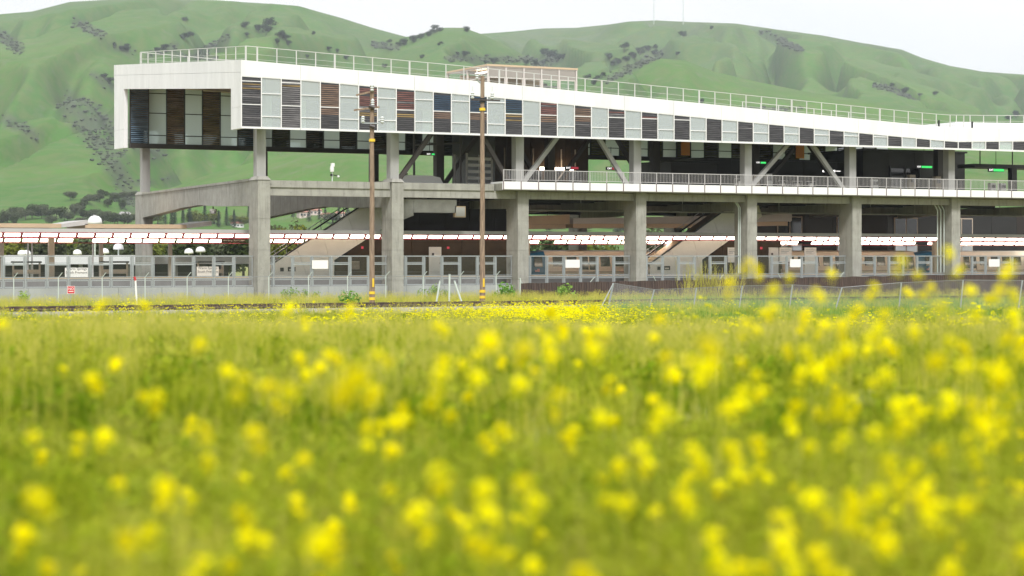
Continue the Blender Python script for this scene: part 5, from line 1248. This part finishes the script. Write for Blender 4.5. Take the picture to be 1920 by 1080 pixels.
# dark leafy bushes at the wall foot and by the brown fence
def bushmesh(s): return leafball(260, [(random.Random(s+k).uniform(-.4,.4), random.Random(s*3+k).uniform(-.3,.3), .3+.12*k, .38, .3) for k in range(4)], .07, s).mesh('foliage', M['vetch'])
BUSH = [bushmesh(s) for s in range(3)]
for px, py, d, s, lab in ((655,578,128,1.5,'bright leafy weed clump left of the first pole base'),(948,560,150,1.7,'leafy shrub in front of the third column base'),(1060,556,157,1.5,'dark leafy shrub against the brown fence'),(545,556,152,1.3,'green weed clump at the wall foot right of first column'),(580,556,153,1.1,'low weed clump at the wall foot in the second bay'),
                          (806,556,158,1.4,'green weed clump at the wall foot between the poles'),(835,557,158,1.0,'smaller weed clump right of the wall foot clump'),(45,556,142,1.2,'grey green weed clump at the wall foot at far left'),(1105,585,112,.9,'small dark weed clump right of the yellow flower patch')):
    p = look(px,py,d); t = thing('weed_clump', lab, 'shrub', G(p.x,p.y)); link('foliage', BUSH[rnd.randrange(3)], t, rot=(0,0,rnd.uniform(0,6)), sc=s)
# dry twiggy shrub before the screen at the right
mb = MB(); r_ = random.Random(9); p = look(1335,520,150); z0 = gz(p.x,p.y); t = thing('dry_shrub', 'bare twiggy dry shrub rising above the brown fence', 'shrub', (p.x,p.y,z0))
for k in range(160):
    x = p.x+r_.uniform(-2.6,2.6); h = r_.uniform(1.4,3.2); a = r_.uniform(0,6.28); q = Vector((x,p.y+r_.uniform(-.5,.5),z0+.3)); e = q+Vector((math.cos(a)*.5,math.sin(a)*.3,h-.3)); mb.tube(q,e,.014,.006,n=3)
    for j in range(3): f_ = q.lerp(e,.5+.15*j); b = r_.uniform(0,6.28); mb.tube(f_,f_+Vector((math.cos(b)*.3,math.sin(b)*.2,.3)),.008,.004,n=3)
mb.build('twigs', M['straw'], t, kind='stuff')
# mustard flowers: the uncountable ones farther off
def farplant(s, k_):
    mb = MB(); r_ = random.Random(s); 
    for j in range(r_.randint(4,7)):
        x, y, z = r_.gauss(0,.10)*k_, r_.gauss(0,.10)*k_, r_.uniform(.55,1.0)
        for q in range(5): floweret(mb, Vector((x+r_.gauss(0,.016*k_),y+r_.gauss(0,.016*k_),z+r_.uniform(-.02,.02))), .017*k_, r_)
    return mb.mesh('tuft', M['petal'])
fp = [farplant(s, 1.5) for s in range(4)]
def fd(D, R):
    blob = np.exp(-((R-1.9)/2.6)**2-((D-101)/9.)**2)*2.8+np.exp(-((R+2.6)/1.8)**2-((D-101)/6.)**2)*.8
    gen = .045*np.clip(fbm(R*.12+9, D*.07, 3)*2.6-.1, 0, 1)+.008*sstep(-2,14,R)
    l2 = .14*np.exp(-((R+6.5)/2.0)**2-((D-92)/16.)**2)+.10*np.exp(-((R+18)/8.)**2-((D-105)/6.)**2)
    return blob*.55+gen+l2
scatter('mustard_flowers', wedge('mustard_flowers', 26, 124, 70, fd, na=110), fp, 5.5, 6, .8, 1.2)
# the mustard plants near the viewer, one by one
HEADS = [headmesh(s) for s in range(5)]
def stemmesh(s):
    mb = MB(); r_ = random.Random(s); mb.tube((0,0,-.05),(.012,0,.5),.0032,.0026,n=5); mb.tube((.012,0,.5),(0,0,1),.0026,.0016,n=5)
    for k in range(6): z = .12+.11*k; t = k*2.4; mb.add([(0,0,z),(.05*math.cos(t)-.014*math.sin(t),.05*math.sin(t)+.014*math.cos(t),z+.03),(.11*math.cos(t),.11*math.sin(t),z+.015),(.05*math.cos(t)+.014*math.sin(t),.05*math.sin(t)-.014*math.cos(t),z+.03)],[(0,1,2,3)])
    for k in range(5): t = k*1.9+1; z = .72+.045*k; mb.tube((0,0,z),(.035*math.cos(t),.035*math.sin(t),z+.03),.0012,.0008,n=3)
    return mb.mesh('stem', M['stem'])
STEMS = [stemmesh(s) for s in range(3)]
BLOBS = [(70,935,75),(45,1000,60),(78,852,38),(150,822,45),(222,908,55),(310,915,72),(306,945,55),(390,860,50),(455,960,60),(495,1015,60),(235,1010,75),(90,1065,60),(150,1075,50),(380,1060,70),(430,1060,60),(478,815,62),(570,862,52),(570,965,45),(600,1015,85),(625,1000,60),(735,1045,55),(730,920,55),(735,845,50),(655,935,45),(690,835,45),(690,805,50),(820,885,70),(875,985,60),(905,1030,80),(950,1040,60),(970,975,45),(940,805,48),(755,765,45),(845,780,45),(665,710,85),(700,735,55),(455,710,60),(825,700,62),(270,745,45),(1000,1060,60),(1090,1075,70),(1140,940,62),(1130,895,40),(1230,960,50),(1200,845,65),(1215,870,50),(1240,775,55),(1060,820,45),(1165,730,30),(1035,670,50),(975,720,50),(918,640,58),(895,665,45),(1245,1070,50),(1300,845,60),(1315,870,50),(1370,840,55),(1420,830,50),(1400,900,50),(1338,1005,60),(1342,1045,60),(1465,975,62),(1482,1000,52),(1525,935,60),(1590,925,45),(1655,985,50),(1690,940,40),(1735,905,40),(1430,1065,55),(1780,1060,55),(1860,835,35),(1830,860,30),(1910,885,30),(1915,990,35),(1535,775,40),(1605,770,35),(1700,790,68),(1685,760,50),(1740,770,40),(1820,760,58),(1880,790,45),(1900,745,40),(1810,690,58),(1850,690,55),(1880,680,45),(1590,655,58),(1560,675,50),(1540,690,40),(1645,620,48),(1665,650,45),(1610,580,38),(1530,550,42),(1367,532,40),(1405,492,38),(1450,545,45),(1450,578,42),(1690,490,45),(1778,470,38),(1745,540,38),(1762,575,52),(1830,590,48),(1852,560,30),(1885,515,45),(1875,545,40),(1335,685,45),(1390,680,45),(1430,735,50),(1250,670,45),(1265,705,42),(1238,600,38),(1130,620,48),(1475,655,40),(1900,590,40),(1500,620,30),(1700,545,30),(1640,720,44),(1755,845,46),(1150,790,40),(1480,790,48),(1570,840,52),(520,760,40),(360,790,36),(1010,620,34),(1420,505,36),(1480,520,34),(1560,515,36),(1640,540,40),(1720,515,38),(1800,505,36),(1895,500,44),(1900,550,40),(1820,545,38),(1660,590,42),(1580,610,40),(1715,620,46),(1780,640,48),(1890,630,46),(1510,590,38),(1420,620,36),(600,690,40)]
def mustard(px, py, diam, grp):
    d = 440./(diam+1.5); p = look(px, py, d); z0 = gz(p.x, p.y); h = p.z-z0
    if h < .12: p.z = z0+.35; h = .35
    side = 'left' if px < 640 else 'middle' if px < 1280 else 'right'; nearf = 'lowest' if py > 900 else 'middle' if py > 700 else 'upper'
    twin = rnd.random() < .55; zone = ('far left','left','left of centre','right of centre','right','far right')[max(0,min(5,int(px/320)))]
    t = thing('mustard_plant', '%s blurred yellow mustard %s in the %s meadow, %s' % ('large' if diam > 60 else 'medium' if diam > 46 else 'small', 'plant with two heads' if twin else 'plant with one head', {'lowest':'nearest','middle':'middle','upper':'farther'}[nearf], zone), 'flower', (p.x, p.y, z0), 'mustard plants near the camera')
    rz = rnd.uniform(0,6.28); link('stem', STEMS[rnd.randrange(3)], t, rot=(0,0,rz), sc=(1,1,h)); s = rnd.uniform(.88,1.2)
    link('flower_head', HEADS[rnd.randrange(5)], t, (0,0,h), (rnd.uniform(-.6,.6),rnd.uniform(-.6,.6),rz), s)
    if twin:
        a = rnd.uniform(0,6.28); o = rnd.uniform(.02,.045); link('flower_head', HEADS[rnd.randrange(5)], t, (o*math.cos(a), o*math.sin(a), h-rnd.uniform(.02,.06)), (rnd.uniform(-.8,.8),rnd.uniform(-.8,.8),rz), s*.8)
for b in BLOBS: mustard(*b, '')
k = 0
while k < 95:
    px = rnd.uniform(-60, 1980); py = rnd.uniform(640, 1090); diam = rnd.uniform(38, 72)
    if rnd.random() > (.2+.8*max(0,(px-200)/1700))*(.3+.7*(py-600)/480): continue
    mustard(px, py, diam, ''); k += 1
k = 0
while k < 80:
    px = rnd.uniform(-120, 2040); diam = 440./rnd.uniform(6.5, 15); 
    if rnd.random() > .15+.85*max(0,(px-300)/1700): continue
    d = 440./(diam+1.5); a = (px-960)/FPX*d; zz = gz(CX+CT*a+ST*d, CY-ST*a+CT*d)+rnd.uniform(.6,1.25); py = 479.5-(zz-EYE)*FPX/d
    mustard(px, py, diam, ''); k += 1
